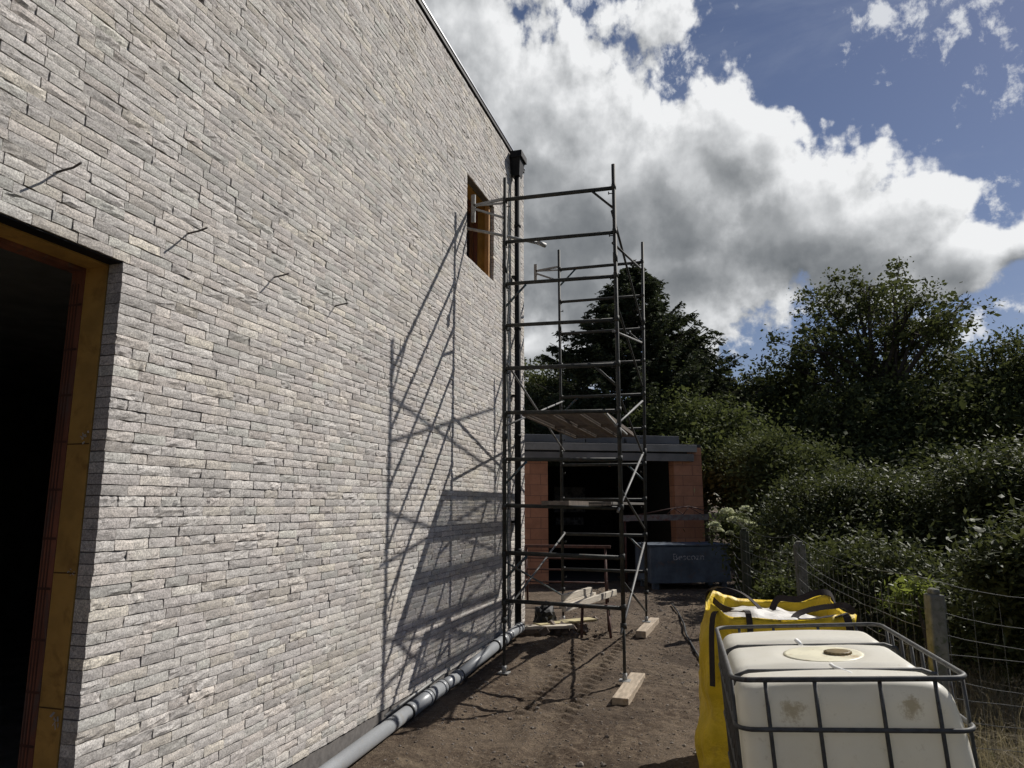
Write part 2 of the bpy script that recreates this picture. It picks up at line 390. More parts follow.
# ------------------------------------------------------------------ brick house
WX = -2.94; Y0, Y1 = -1.5, 10.33; ZT = 7.12; CH = .0545
OPEN = [(.75, 2.74, -.3, 2.994), (7.74, 8.81, 4.796, 5.886)]
HOLES = [(3.04, 3.14, 4.796, 4.905)]
house = thing('brick_house', 'tall flat-roofed house faced with rough pale grey bricks beside the scaffold', 'house', (WX, 4, 0))
hp = Matrix.Translation((-WX, -4, 0))
def hb(mb, name, m, parent=None):
    mb.v = [(v[0]-WX, v[1]-4, v[2]) for v in mb.v]
    return mb.build(name, m, parent or house)
def brick_mat():
    m = bpy.data.materials.new('hewn pale grey brick'); m.use_nodes = True; n = N(m.node_tree); b = m.node_tree.nodes['Principled BSDF']
    tc = n.new('ShaderNodeTexCoord').outputs['Object']
    a = n.new('ShaderNodeAttribute', attribute_name='var').outputs['Fac']
    cr = n.new('ShaderNodeValToRGB'); n.link(a, cr.inputs[0]); e = cr.color_ramp
    e.elements[0].position = 0; e.elements[0].color = (.44, .415, .39, 1); e.elements[1].position = 1; e.elements[1].color = (.88, .83, .75, 1)
    for p, c in ((.15, (.53, .50, .47)), (.4, (.64, .605, .57)), (.7, (.72, .685, .64)), (.88, (.80, .76, .705))): x = e.elements.new(p); x.color = rgba(c)
    wn = n.new('ShaderNodeTexWhiteNoise', noise_dimensions='1D'); n.link(n.math('MULTIPLY', a, 917.0), wn.inputs['W'])
    hr = n.new('ShaderNodeValToRGB'); n.link(wn.outputs['Value'], hr.inputs[0]); h_ = hr.color_ramp; h_.interpolation = 'CONSTANT'
    h_.elements[0].position = 0; h_.elements[0].color = (1, 1, 1, 1); h_.elements[1].position = .9; h_.elements[1].color = (1.03, 1.0, .92, 1)
    for p, c_ in ((.3, (1.03, .99, .96)), (.45, (.98, .96, .96)), (.6, (.93, .93, .92)), (.72, (1.03, 1.0, .96)), (.82, (.90, .93, .91))): x = h_.elements.new(p); x.color = rgba(c_)
    base = n.mix(1.0, cr.outputs[0], hr.outputs[0], 'MULTIPLY')
    hz_ = n.noise(tc, .8, 4, .6); base = n.mix(n.ss(hz_, .52, .68, 0, .5), base, n.mix(1.0, base, (1.02, 1.0, .90, 1), 'MULTIPLY'))
    gz_ = n.noise(tc, 1.3, 4, .6, .3); base = n.mix(n.ss(gz_, .55, .7, 0, .6), base, n.mix(1.0, base, (.90, .935, .93, 1), 'MULTIPLY'))
    c = base
    mp = n.new('ShaderNodeMapping'); mp.inputs['Scale'].default_value = (1, .55, 1.4); n.link(tc, mp.inputs[0]); v = mp.outputs[0]
    st_ = n.ss(n.noise(v, 26, 8, .72, .8), .32, .62)
    c = n.mix(n.math('SUBTRACT', 1.0, st_), c, (.27, .255, .25, 1), 'MIX')
    c2 = n.mix(.5, base, c)
    sp_ = n.ss(n.noise(tc, 95, 4, .8), .40, .58); c2 = n.mix(n.math('MULTIPLY', n.math('SUBTRACT', 1.0, sp_), .6), c2, (.17, .155, .145, 1))
    sl_ = n.ss(n.noise(tc, 130, 2, .7), .56, .68); c2 = n.mix(n.math('MULTIPLY', sl_, .5), c2, (.85, .82, .76, 1))
    m2 = n.new('ShaderNodeMapping'); m2.inputs['Scale'].default_value = (1, .28, 1.6); m2.inputs['Rotation'].default_value = (R(8), 0, 0); n.link(tc, m2.inputs[0])
    sk = n.math('MULTIPLY', n.ss(n.noise(m2.outputs[0], 34, 4, .6, .5), .60, .68), n.ss(n.noise(tc, 6, 2, .5), .42, .6)); c2 = n.mix(n.math('MULTIPLY', sk, .65), c2, (.10, .092, .086, 1))
    big = n.ss(n.noise(tc, .55, 4, .6), .35, .65); c2 = n.mix(n.math('MULTIPLY', big, .12), c2, (.36, .36, .35, 1))
    # dark hairline cracks
    wv = n.noise(v, 9, 6, .6, 2.2); cr2 = n.math('ABSOLUTE', n.math('SUBTRACT', wv, .5)); crk = n.math('MULTIPLY', n.ss(cr2, 0, .012, 1, 0), n.ss(n.noise(tc, 7, 2, .5), .46, .6))
    c2 = n.mix(n.math('MULTIPLY', crk, .7), c2, (.1, .095, .09, 1))
    n.link(c2, b.inputs['Base Color']); b.inputs['Roughness'].default_value = .9; b.inputs['Specular IOR Level'].default_value = .25
    bn = n.new('ShaderNodeBump'); bn.inputs['Strength'].default_value = .8; bn.inputs['Distance'].default_value = .0042
    h = n.math('ADD', n.math('MULTIPLY', n.noise(v, 24, 9, .78, .9), .8), n.math('MULTIPLY', crk, -.35))
    h = n.math('ADD', h, n.math('MULTIPLY', n.noise(tc, 170, 3, .7), .22))
    n.link(h, bn.inputs['Height']); n.link(bn.outputs[0], b.inputs['Normal'])
    return m
BRICK = brick_mat()
def facade():
    segs = []
    nrow = int(ZT/CH)
    for r in range(nrow+1):
        z0 = r*CH; z1 = z0+CH-.0050
        if z1 > ZT: break
        iv = [(Y0, Y1)]
        for (a, b, c, d) in OPEN+HOLES:
            if z1 > c+.002 and z0 < d-.002:
                iv = [p for (s, e) in iv for p in ((s, min(e, a)), (max(s, b), e)) if p[1]-p[0] > .02 and p[1] > p[0]]
        for (s, e) in iv:
            y = s; first = True
            L = random.choice([.11, .16, .21, .235, .06+random.random()*.15])
            while y < e-.001:
                y2 = y+L
                if e-y2 < .06: y2 = e
                edge = (first and s > Y0) or y2 >= e-.001
                segs.append((y+(0 if first else .002), y2-(.0 if y2 >= e-.001 else .002), z0, z1, edge))
                y = y2; first = False
                L = random.choice([.235, .235, .22, .205, .19, .17, .235, .21, .15, .11])
    A = np.array([(a, b, c, d) for a, b, c, d, e in segs]); edge = np.array([s[4] for s in segs]); k = len(A)
    nu, nw = 6, 4
    U = np.linspace(0, 1, nu); W = np.linspace(0, 1, nw)
    U = np.concatenate([[0], U, [1]]); W = np.concatenate([[0], W, [1]])
    gu, gw = np.meshgrid(U, W); gu = gu.ravel(); gw = gw.ravel(); n1 = len(U); n2 = len(W)
    ring = np.zeros((n2, n1), bool); ring[0] = ring[-1] = True; ring[:, 0] = ring[:, -1] = True; ring = ring.ravel()
    brd = np.zeros((n2, n1), bool); brd[1, 1:-1] = brd[-2, 1:-1] = True; brd[1:-1, 1] = brd[1:-1, -2] = True; brd = brd.ravel()
    y = A[:, 0:1]+(A[:, 1:2]-A[:, 0:1])*gu; z = A[:, 2:3]+(A[:, 3:4]-A[:, 2:3])*gw
    hew = (RNG.random((k, 1)) < .28)*1.0
    off = RNG.normal(0, .0012, (k, 1)); tilt = RNG.normal(0, .0009, (k, 1)); tilt2 = RNG.normal(0, .0012, (k, 1))
    rough = RNG.normal(0, 1, (k, n1*n2))*(.0006+.0017*hew)
    x = WX+off+tilt*(gw-.5)*2+tilt2*(gu-.5)*2+rough
    x = x+brd*(-.0012-RNG.random((k, n1*n2))*.0022*(1+hew))
    jit = RNG.normal(0, .0011, (k, n1*n2)); z = z+jit*(~ring)*(~brd)*2+jit*brd*1.3
    x = np.where(ring, WX-np.where(edge[:, None], .095, .02), x)
    # ring y,z follow the border verts
    V = np.stack([x-WX, y-4, z], -1)
    V4 = V.reshape(k, n2, n1, 3)
    V4[:, 0, :, 1:] = V4[:, 1, :, 1:]; V4[:, -1, :, 1:] = V4[:, -2, :, 1:]; V4[:, :, 0, 1:] = V4[:, :, 1, 1:]; V4[:, :, -1, 1:] = V4[:, :, -2, 1:]
    i = (np.arange(n1-1)[None, :]+n1*np.arange(n2-1)[:, None]).ravel()
    q = np.stack([i, i+1, i+1+n1, i+n1], -1)
    Fq = (q[None]+(np.arange(k)*n1*n2)[:, None, None]).reshape(-1, 4)
    # neighbouring bricks drift in tone
    var = np.clip(RNG.beta(1.6, 1.6, k), 0, 1)
    npmesh('brick_facing', V4.reshape(-1, 3), Fq, BRICK, house, np.repeat(var, len(q)))
facade()
def layered(x0, x1, ytop, openings, ya=Y0, yb=Y1, z0=-.3, z1=ZT):
    """slab in the wall plane with rectangular openings"""
    mb = MB(); ys = sorted(set([ya, yb]+[v for o in openings for v in o[:2]])); zs = sorted(set([z0, z1]+[v for o in openings for v in o[2:]]))
    for i in range(len(ys)-1):
        run = None
        for j in range(len(zs)-1):
            cy = (ys[i]+ys[i+1])/2; cz = (zs[j]+zs[j+1])/2
            solid = not any(a < cy < b and c < cz < d for a, b, c, d in openings)
            if solid: run = (run[0], zs[j+1]) if run else (zs[j], zs[j+1])
            if (not solid or j == len(zs)-2) and run:
                mb.box(x0, x1, ys[i], ys[i+1], run[0], run[1]); run = None
    return mb
g = .004
mort = mat('dark dry joint', (.13, .12, .112), .95, .2, 20)
hb(layered(-3.04, WX-.0135, 0, [(a-g, b+g, c, d+g) for a, b, c, d in OPEN+HOLES], z0=.004, z1=ZT-.01), 'joint_backing', mort)
insul = mat('ochre foam insulation', (.42, .245, .06), .8, .18, 5, (.30, .165, .04), (.5, .7), bump=.3, bscale=30)
hb(layered(-3.185, -3.043, 0, [(a+.012, b-.003, c, d-.012) for a, b, c, d in OPEN], z0=-.25, z1=ZT-.15), 'insulation_layer', insul)
redb = mat('red hollow block', (.19, .07, .04), .85, .35, 8, (.12, .075, .06), (.5, .65), bump=.6, bscale=25, stretch=(1, 1, .2))
hb(layered(-3.275, -3.188, 0, [(a+.02, b-.006, c, d-.03) for a, b, c, d in OPEN], z0=-.25, z1=ZT-.16), 'inner_block_wall', redb)
conc = mat('grey concrete', (.22, .22, .21), .9, .2, 4, bump=.3)
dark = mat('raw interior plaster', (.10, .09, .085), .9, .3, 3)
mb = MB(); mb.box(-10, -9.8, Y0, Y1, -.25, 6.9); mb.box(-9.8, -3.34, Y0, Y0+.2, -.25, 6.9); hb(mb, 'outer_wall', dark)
mb = MB(); mb.box(-10, -3.045, Y1-.25, Y1-.012, -.25, ZT-.17); hb(mb, 'gable_wall', BRICK)
mb = MB(); mb.box(-9.79, -3.335, Y0+.21, Y1-.26, -.2, .02); hb(mb, 'floor_slab', conc)
mb = MB(); mb.box(-9.79, -3.335, Y0+.21, Y1-.26, 3.3, 3.5); hb(mb, 'upper_floor', conc)
mb = MB(); mb.box(-10.02, -3.35, Y0-.02, Y1-.26, 6.9, 7.1); hb(mb, 'roof', mat('black roofing felt', (.03, .03, .03), .8))
blackm = mat('black coated metal', (.014, .014, .015), .6, .2, 5, metal=.0, spec=.2)
alu = mat('pale metal trim', (.55, .56, .57), .35, .1, 5, metal=.8)
mb = MB(); mb.box(-3.35, WX+.012, Y0, Y1+.012, ZT+.002, ZT+.055); hb(mb, 'roof_edge', blackm)
mb = MB(); mb.box(-3.34, WX+.022, Y0, Y1+.02, ZT+.056, ZT+.075); hb(mb, 'roof_trim', alu)
plm = mat('dark grey base board', (.075, .08, .085), .6, .25, 3, (.13, .12, .105), (.55, .7), bump=.2)
hb(layered(-3.02, -2.957, 0, [(.75, 2.74, -.5, .5)], z0=-.4, z1=-.003), 'base_board', plm)
mb = MB(); mb.box(-3.035, WX-.012, .68, 2.76, 2.9885, 2.9925); hb(mb, 'steel_lintel', blackm)
# blockwork lines, tape and plastic scraps on the door jamb
for z in (.80, 1.42, 2.05):
    mb = MB(); mb.box(-3.184, -3.044, 2.7345, 2.7368, z, z+.006); hb(mb, 'insulation_joint', mat('joint gap', (.10, .055, .015), .9))
mb = MB()
for z in np.arange(-.1, 2.9, .24): mb.box(-3.274, -3.189, 2.7315, 2.7338, z, z+.012)
for x in (-3.265, -3.245, -3.225): mb.box(x, x+.007, 2.7315, 2.7337, -.2, 2.9)
hb(mb, 'block_joint', mat('block joint', (.085, .035, .022), .9))
fo = mat('crumpled foil', (.45, .42, .38), .4, .3, 30)
for z, s in ((2.09, .03), (1.43, .015), (.78, .04)):
    mb = MB()
    for i in range(7):
        c = Vector((-3.06+random.uniform(-.02, .015), 2.731-random.uniform(0, .012), z+random.uniform(-s, s)))
        d = Vector((random.uniform(-1, 1), random.uniform(-.6, 0), random.uniform(-1, 1)))*s*.6
        mb.bar(c, c+d, s*.35, .0015, (random.random(), 1, .3))
    hb(mb, 'foil_scrap', fo)
# window: timber frame set back in the opening
win = MB()
a, b, c, d = OPEN[1]
wood = mat('brown stained timber', (.20, .085, .03), .6, .3, 12, stretch=(1, 1, .2))
for (y0, y1, z0, z1) in ((a+.03, a+.09, c+.01, d-.04), (b-.10, b-.03, c+.01, d-.04), (a+.09, b-.10, d-.10, d-.04), (a+.09, b-.10, c+.01, c+.06)):
    win.box(-3.30, -3.24, y0, y1, z0, z1)
wo = hb(win, 'window', wood)
mb = MB(); mb.box(-3.275, -3.268, a+.09, b-.10, c+.06, d-.10); hb(mb, 'pane', mat('dark window glass', (.02, .022, .02), .08, .1, 1, spec=.8), wo)
mb = MB(); mb.box(-3.05, -2.99, b-.085, b-.006, c+.002, d-.016); hb(mb, 'window_reveal_board', mat('raw orange timber', (.42, .22, .075), .7, .25, 9, stretch=(1, 1, .15)))
# putlog hole
mb = MB(); mb.box(-3.04, -2.985, 3.035, 3.145, 4.79, 4.91); hb(mb, 'open_brick_hole', mat('reddish hole lining', (.16, .09, .08), .9))
# wall ties: bent wires left standing out of the wall
tie = mat('rusty wire', (.035, .025, .022), .6, .3, 40)
for i, (y, z, L, bend) in enumerate(((2.33, 3.30, .14, .5), (3.16, 3.31, .14, .2), (3.98, 3.305, .12, -.2), (4.79, 3.325, .11, -.4))):
    mb = MB(); p = Vector((WX-.02, y, z)); q = Vector((WX+L*.55, y+.005, z+.012)); r_ = Vector((WX+L, y-.02*bend, z+.02))
    mb.tube([p, q, r_], .0055, 6)
    if i == 0: mb.tube([Vector((WX+.004, y-.02, z-.012)), Vector((WX+.012, y+.02, z+.02))], .004, 6)
    hb(mb, 'wall_tie', tie)
# dark door bundle / inside shapes
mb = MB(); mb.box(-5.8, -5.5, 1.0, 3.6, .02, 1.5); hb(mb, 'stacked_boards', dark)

# downpipe + hopper (part of the house)
hop = MB()
HX, HY = WX+.02, 9.66
def frus(mb, x0, x1, y0, y1, z0, X0, X1, Yy0, Yy1, z1):
    vs = [(x0, y0, z0), (x1, y0, z0), (x1, y1, z0), (x0, y1, z0), (X0, Yy0, z1), (X1, Yy0, z1), (X1, Yy1, z1), (X0, Yy1, z1)]
    mb.add(vs, [(3, 2, 1, 0), (4, 5, 6, 7), (0, 1, 5, 4), (1, 2, 6, 5), (2, 3, 7, 6), (3, 0, 4, 7)])
frus(hop, HX, HX+.12, HY-.07, HY+.07, 6.72, HX, HX+.15, HY-.13, HY+.13, 6.98)
hop.box(HX-.005, HX+.18, HY-.15, HY+.15, 6.98, 7.09, bev=.008)
hb(hop, 'rain_hopper', blackm)
dp = MB(); dp.tube([(HX+.07, HY, 6.73), (HX+.07, HY, .12)], .046, 14)
for z in (5.9, 4.3, 2.7, 1.1): dp.tube([(HX+.07, HY, z), (HX+.07, HY, z+.05)], .053, 14)
dpo = hb(dp, 'downpipe', blackm)
for z in (5.1, 3.3, 1.5):
    mb = MB(); mb.box(HX-.01, HX+.03, HY-.06, HY+.06, z, z+.03); hb(mb, 'pipe_bracket', blackm, dpo)

# ------------------------------------------------------------------ grey drain pipe along the wall foot
pvc = mat('grey drain pipe plastic', (.25, .262, .275), .38, .08, 3, (.24, .23, .21), (.55, .75))
rub = mat('black rubber ring', (.02, .02, .02), .6)
dr = thing('drain_pipe', 'long grey plastic drain pipe with black collars lying along the foot of the brick wall', 'pipe', (-2.75, 6, 0))
def dv(p): return Vector(p)-Vector((-2.75, 6, 0))
q0 = pz(336, 768, -.17); q1 = pz(409.5, 711, -.13); q2 = pz(441, 688, -.10); q3 = pz(457, 677, -.08); q4 = pz(503, 640, .045); q5 = pz(519, 628, .085)
qa = q0+(q0-q1)*1.6; qa.z = -.19
def psec(a, b, r=.0625, name='pipe_section'):
    mb = MB(); mb.tube([dv(a), dv(b)], r, 20); mb.build(name, pvc, dr)
def collar(p, d, L=.09, r=.073):
    d = d.normalized(); mb = MB(); mb.tube([dv(p-d*L/2), dv(p-d*L/2+d*.001), dv(p+d*L/2), dv(p+d*(L/2+.001))], [r-.004, r, r, r-.004], 20); o = mb.build('pipe_socket', pvc, dr)
    m2 = MB(); m2.tube([dv(p+d*(L/2+.002)), dv(p+d*(L/2+.016))], r+.003, 20); m2.build('rubber_ring', rub, o)
psec(qa, q1); psec(q1, q2, .069); psec(q2, q3, .0625); psec(q3, q4); psec(q4, q5)
ddd = (q4-q0).normalized()
collar(q1, -(q1-q0), .07); collar(q1+(q2-q1)*.52, q2-q1, .05, .076); collar(q2, q3-q2, .06, .076); collar(q3, -(q3-q4), .07)
collar(q4-(q4-q3).normalized()*.25, -(q4-q3), .06); collar(q4, q4-q3, .1); collar(q5, q5-q4, .06)
# loose thin conduit behind it
cd = MB(); cd.tube([pz(385, 716, -.02), pz(430, 683, .0), pz(470, 653, .03), pz(487, 640, .06)], .012, 8)
tag(cd.build('conduit', mat('pale conduit', (.22, .22, .21), .5)), 'thin pale conduit lying between the drain pipe and the brick wall', 'conduit')

# ------------------------------------------------------------------ scaffold tower
galv = mat('weathered scaffold steel', (.032, .034, .031), .65, .35, 14, (.05, .03, .02), (.55, .68), metal=.0, bump=.15, bscale=60, spec=.3)
galv2 = mat('green blue painted tube', (.035, .07, .085), .5, .4, 20, (.11, .06, .04), (.5, .62), spec=.5)
zinc = mat('bright zinc tube', (.30, .30, .29), .6, .2, 18, (.2, .17, .14), (.6, .7), metal=.3)
SX0, SX1, SY0, SY1 = -2.485, -1.12, 7.87, 10.92
sc = thing('scaffold_tower', 'tall rusty steel frame scaffold tower with ladder rungs beside the brick wall', 'scaffold', ((SX0+SX1)/2, (SY0+SY1)/2, 0))
so_ = Vector(sc.location)
def sb(mb, name, m, parent=None):
    mb.v = [(v[0]-so_.x, v[1]-so_.y, v[2]) for v in mb.v]; return mb.build(name, m, parent or sc)
PR = .0235
def post(x0, y, ztop, x1=None, zb=.0):
    x1 = x0 if x1 is None else x1
    xa = lambda z: x0+(x1-x0)*z/ztop
    mb = MB(); cuts = [zb, .5, 2.5, 4.6, ztop]
    mb.tube([(xa(.45), y, .45), (xa(ztop), y, ztop)], PR, 12)
    for z in (2.55, 4.62): mb.tube([(xa(z), y, z-.06), (xa(z), y, z+.06)], PR+.005, 12)
    o = sb(mb, 'post', galv)
    mb = MB(); mb.tube([(xa(0), y, zb+.03), (xa(.5), y, .55)], PR*.72, 10); mb.tube([(xa(.45), y, .44), (xa(.45), y, .50)], PR+.012, 8)
    sb(mb, 'screw_jack', galv, o)
    mb = MB(); mb.box(xa(0)-.06, xa(0)+.06, y-.06, y+.06, zb, zb+.01); mb.tube([(xa(0), y, zb), (xa(0), y, zb+.08)], .026, 10); sb(mb, 'base_plate', zinc, o)
    for k in range(10):   # brace pins
        z = .45+.53*k+.2
        if z < ztop-.3:
            m2 = MB(); s_ = -1 if x0 > -1.8 else 1
            m2.tube([(xa(z), y, z), (xa(z)+s_*.06, y-.015, z)], .006, 6); m2.tube([(xa(z)+s_*.06, y-.015, z-.012), (xa(z)+s_*.06, y-.015, z+.022)], .007, 6)
            sb(m2, 'brace_pin', galv, o)
post(SX0, SY0, 5.81, zb=gz(SX0, SY0)); post(-1.14, SY0, 5.79, SX1, zb=-.092)
post(-2.5, SY1, 5.96, zb=gz(-2.5, SY1)); post(-1.24, SY1, 5.94, -1.115, zb=.045)
RZ = [5.5, 4.94, 4.40, 3.875, 3.345, 2.81, 2.26, 1.725, 1.19, .66]
for k, z in enumerate(RZ):
    for y, dz in ((SY0, 0), (SY1, .115)):
        mb = MB(); x1 = SX1-(.12*(1-z/5.9) if y == SY1 else .015*(1-z/5.9)); sag = .02 if k in (0, 2, 4) else 0
        mb.tube([(SX0, y, z+dz+(.02 if y == SY0 else 0)), (x1, y, z+dz-.01)], .0225 if k % 4 else .025, 10)
        for xx_ in (SX0, x1): mb.tube([(xx_, y, z+dz-.03), (xx_, y, z+dz+.035)], PR+.0055, 10)
        o = sb(mb, 'rung', galv)
        side = {0: 1, 2: 0, 4: 1, 6: 0, 8: 0}.get(k)
        if y == SY1 and side is not None: side = 1-side if k < 8 else 1
        if side is not None:
            s_ = -1 if side else 1; xx = x1 if side else SX0
            m2 = MB(); m2.tube([(xx+s_*.005, y, z+dz-.27), (xx+s_*.27, y, z+dz-.01)], .015, 8); sb(m2, 'knee_brace', galv2 if (k >= 6 or side == 0) else galv)
def brace(x, za, zb_, m=galv, r=.0155, ext=0.0, cut=None):
    a = Vector((x, SY0, za)); b = Vector((x-(.1*(1-zb_/5.9) if x > -2 else 0), SY1, zb_)); d = (b-a)
    a = a-d*ext
    if cut: a, b = a.lerp(b, cut[0]), a.lerp(b, cut[1])
    mb = MB(); mb.tube([a, b], r, 8); sb(mb, 'diagonal_brace', m)
xr = SX1-.03; dull = mat('dull worn zinc tube', (.13, .13, .125), .6, .3, 14, (.08, .06, .05), (.55, .68), metal=.1)
for za, zb_, m in ((5.2, 4.62, galv), (4.80, 5.5, galv), (4.15, 3.58, galv), (3.72, 4.28, dull), (3.05, 2.50, galv), (2.65, 3.35, dull), (1.95, 1.40, galv), (1.72, 2.55, dull), (.95, .2, galv), (.45, 1.2, dull)):
    brace(xr, za, zb_, m, ext=.05 if m is dull else .0)
for za, zb_, m, ct_ in ((3.42, 2.6, dull, (0, 1)), (2.68, 3.4, dull, (0, 1)), (.58, 1.32, dull, (0, 1)), (1.1, .35, galv2, (0, 1))): brace(SX0+.03, za, zb_, m, .013, 0, ct_)
# wall brackets of pale metal on the left posts
for y, z0, z1 in ((SY0, 5.27, 5.64), (SY1, 5.43, 5.75)):
    mb = MB(); zz = (z0+z1)/2
    mb.bar((-2.905, y, z0), (-2.905, y, z1), .03, .05, (1, 0, 0))
    mb.bar((-2.9, y, zz+.04), (SX0, y, zz+.08), .03, .03); mb.bar((-2.9, y, zz+.0), (SX0-.02, y, zz-.17), .025, .025); mb.bar((-2.9, y, zz+.04), (SX0, y, zz+.02), .02, .02)
    sb(mb, 'wall_bracket', zinc)
mb = MB(); mb.tube([(-2.96, 7.80, 5.17), (-2.485, 7.99, 5.08), (-2.06, 8.16, 4.99)], .02, 8); mb.tube([(-2.12, 8.1, 5.0), (-2.05, 8.19, 4.985)], .03, 8)
sb(mb, 'anchor_tube', zinc)

# decks: perforated steel decks, three up high and three lower
dk = mat('brown grey steel deck', (.13, .105, .085), .6, .3, 10, (.2, .17, .14), (.55, .7), metal=.2)
def deck_mesh(w, L):
    fr = MB(); h = .05
    for x in (0, w-.045): fr.box(x, x+.045, 0, L, 0, h)
    for y in (0, L-.06, L*.5-.02): fr.box(.045, w-.045, y, y+.05, .004, h-.004)
    gr = MB(); n_ = int((L-.12)/.024)
    for i in range(n_):
        y = .06+i*.024; gr.box(.045, w-.045, y, y+.0085, h-.010, h-.006)
    m_ = 6
    for j in range(m_):
        x = .045+(w-.09)*(j+.5)/m_; gr.box(x-.0045, x+.0045, .055, L-.065, h-.005, h-.001)
    return fr, gr
fr, gr = deck_mesh(.315, 2.99); FR = GR = None
def deck(x, z, label, L0=SY0-.05, rot=0.0):
    global FR, GR
    t = thing('scaffold_deck', label, 'scaffold deck', (x, L0, z), rot, 'perforated steel decks on the scaffold')
    if FR is None: FR = fr.build('side_frame', dk, t); GR = gr.build('perforated_panel', dk, t)
    else:
        for s in (FR, GR):
            c_ = s.copy(); C.objects.link(c_); c_.parent = t
    return t
UPL = ['upper steel scaffold deck nearest the brick wall', 'middle steel deck of the upper scaffold platform', 'upper steel scaffold deck farthest from the brick wall, edge catching sun']
LOL = 'single perforated steel deck at eye level on the wall side of the scaffold'
for i in range(3): deck(-2.275+i*.32, 2.785, UPL[i], SY0+.03)
deck(-2.01, 1.747, LOL, SY0-.12)
mb = MB(); mb.box(-.125, .125, 0, 3.2, 0, .032, bev=.004); o = mb.build('scaffold_board', mat('grey scaffold board', (.09, .08, .068), .8, .25, 6, stretch=(4, .4, 4), bump=.3)); o.location = (-1.34, SY0-.16, 1.752)
tag(o, 'solid grey timber board at eye level on the open side of the scaffold', 'scaffold board')
# white bent plank/tube lying on upper deck edge
mb = MB(); mb.tube([(-1.30, 7.9, 2.80), (-1.24, 8.3, 2.70), (-1.17, 8.75, 2.62)], .016, 8)
tag(mb.build('loose_rail', zinc), 'pale loose rail hanging at the right edge of the upper platform', 'rail')
# thin cable by the post
mb = MB(); pts = []
for i in range(60):
    z = 6.3-i*.104; pts.append((-2.88+.008*math.sin(i*.9)+.006*math.sin(i*.37), 9.28+.01*math.cos(i*.8), z))
mb.tube(pts, .011, 6); tag(mb.build('hanging_cable', mat('grey green cable', (.07, .085, .08), .6)), 'thin twisted cable hanging down the wall between post and black downpipe', 'cable')
# timber feet
tim = mat('weathered pale timber', (.38, .31, .23), .8, .25, 7, (.22, .17, .13), (.55, .7), bump=.4, bscale=30, stretch=(4, .6, 4))
def beam(name, label, cat, c, rz, L, w, h, m=tim, group=None, rx=0.0, ry=0.0):
    mb = MB(); mb.box(-w/2, w/2, -L/2, L/2, 0, h, bev=.006); o = mb.build(name, m); o.location = c; o.rotation_euler = (rx, ry, rz)
    return tag(o, label, cat, group)
beam('timber_block', 'long pale timber block under the near right foot of the scaffold', 'timber block', (-1.07, 7.72, -.165), R(-2), 1.1, .16, .078, group='timber blocks under scaffold feet')
beam('timber_block', 'short timber block under the far right foot of the scaffold', 'timber block', (-1.2, 10.75, -.045), R(-3), 1.25, .14, .09, group='timber blocks under scaffold feet')
# ------------------------------------------------------------------ planks on trestles
rust = mat('rusty red steel', (.075, .03, .022), .75, .4, 14, (.07, .045, .035), (.5, .65), bump=.2)
plk = mat('sunbleached plank', (.50, .45, .37), .8, .2, 5, (.33, .28, .22), (.55, .7), bump=.35, bscale=24, stretch=(4, .5, 4))
def trestle(name, label, x, y, rz, w, h, bars, L=None):
    t = thing(name, label, 'trestle', (x, y, gz(x, y)), rz, 'red steel trestles')
    for s in (-1, 1):
        for q in (-1, 1):
            mb = MB(); mb.tube([(s*w/2, 0, h), (s*w/2+s*.02, q*.24, 0)], .02, 8); mb.build('leg', rust, t)
        mb = MB(); mb.tube([(s*w/2+s*.01, -.15, h*.4), (s*w/2+s*.01, .15, h*.4)], .013, 6); mb.build('spreader', rust, t)
    mb = MB(); mb.box(-w/2-.1, w/2+.1, -.03, .03, h-.015, h+.035); mb.build('top_bar', rust, t)
    for z in bars:
        mb = MB(); mb.tube([(-w/2, -.06, z), (w/2, -.06, z)], .015, 8); mb.build('cross_bar', rust, t)
    return t
trestle('trestle', 'low dark sawhorse under the pale planks', -1.88, 10.25, R(12), .36, .375, ())
trestle('trestle', 'wide rusty red trestle with stacked cross bars in front of the garage', -2.9, 12.9, R(6), 1.45, 1.0, (.38, .6, .8))
def plank(c, z, L, w, h, lab):
    return beam('plank', lab, 'plank', (c[0], c[1], z), R(-11), L, w, h, plk, 'pale planks on the sawhorses')
plank((-2.05, 9.85), .500, 1.0, .055, .085, 'upper pale plank on edge, topmost of the stack on the sawhorses')
plank((-2.04, 9.87), .415, 1.2, .055, .083, 'lower pale plank on edge, under the topmost one')
plank((-1.955, 9.95), .415, 1.5, .085, .04, 'flat grey plank lying between the upright pale planks')
plank((-1.87, 9.95), .415, 1.9, .055, .085, 'longest pale plank on edge, outermost on the side of the open path')
beam('board', 'yellowish board lying on the soil under the planks', 'board', (-2.35, 10.4, gz(-2.35, 10.4)+.1), R(-42), 1.0, .2, .035, mat('yellow board', (.42, .36, .2), .8, .2, 8))
beam('board', 'pale board lying on rubble near the drain pipe end', 'board', (-2.6, 10.0, gz(-2.6, 10)+.07), R(-65), .9, .16, .04, plk)
def rubble():
    mb = MB()
    for i in range(26):
        x = random.gauss(-2.45, .25); y = random.gauss(10.35, .35); s = random.uniform(.03, .11)
        M = Matrix.Translation((x, y, gz(x, y)+s*.3)) @ Matrix.Rotation(random.random()*6, 4, (random.random(), random.random(), random.random()+.1))
        mb.box(-s, s, -s*.6, s*.6, -s*.45, s*.45, M, bev=s*.1)
    tag(mb.build('rubble_heap', mat('broken masonry', (.14, .11, .09), .9, .4, 10, bump=.5)), 'heap of broken masonry and offcuts near the foot of the downpipe', 'rubble', kind='stuff')
rubble()
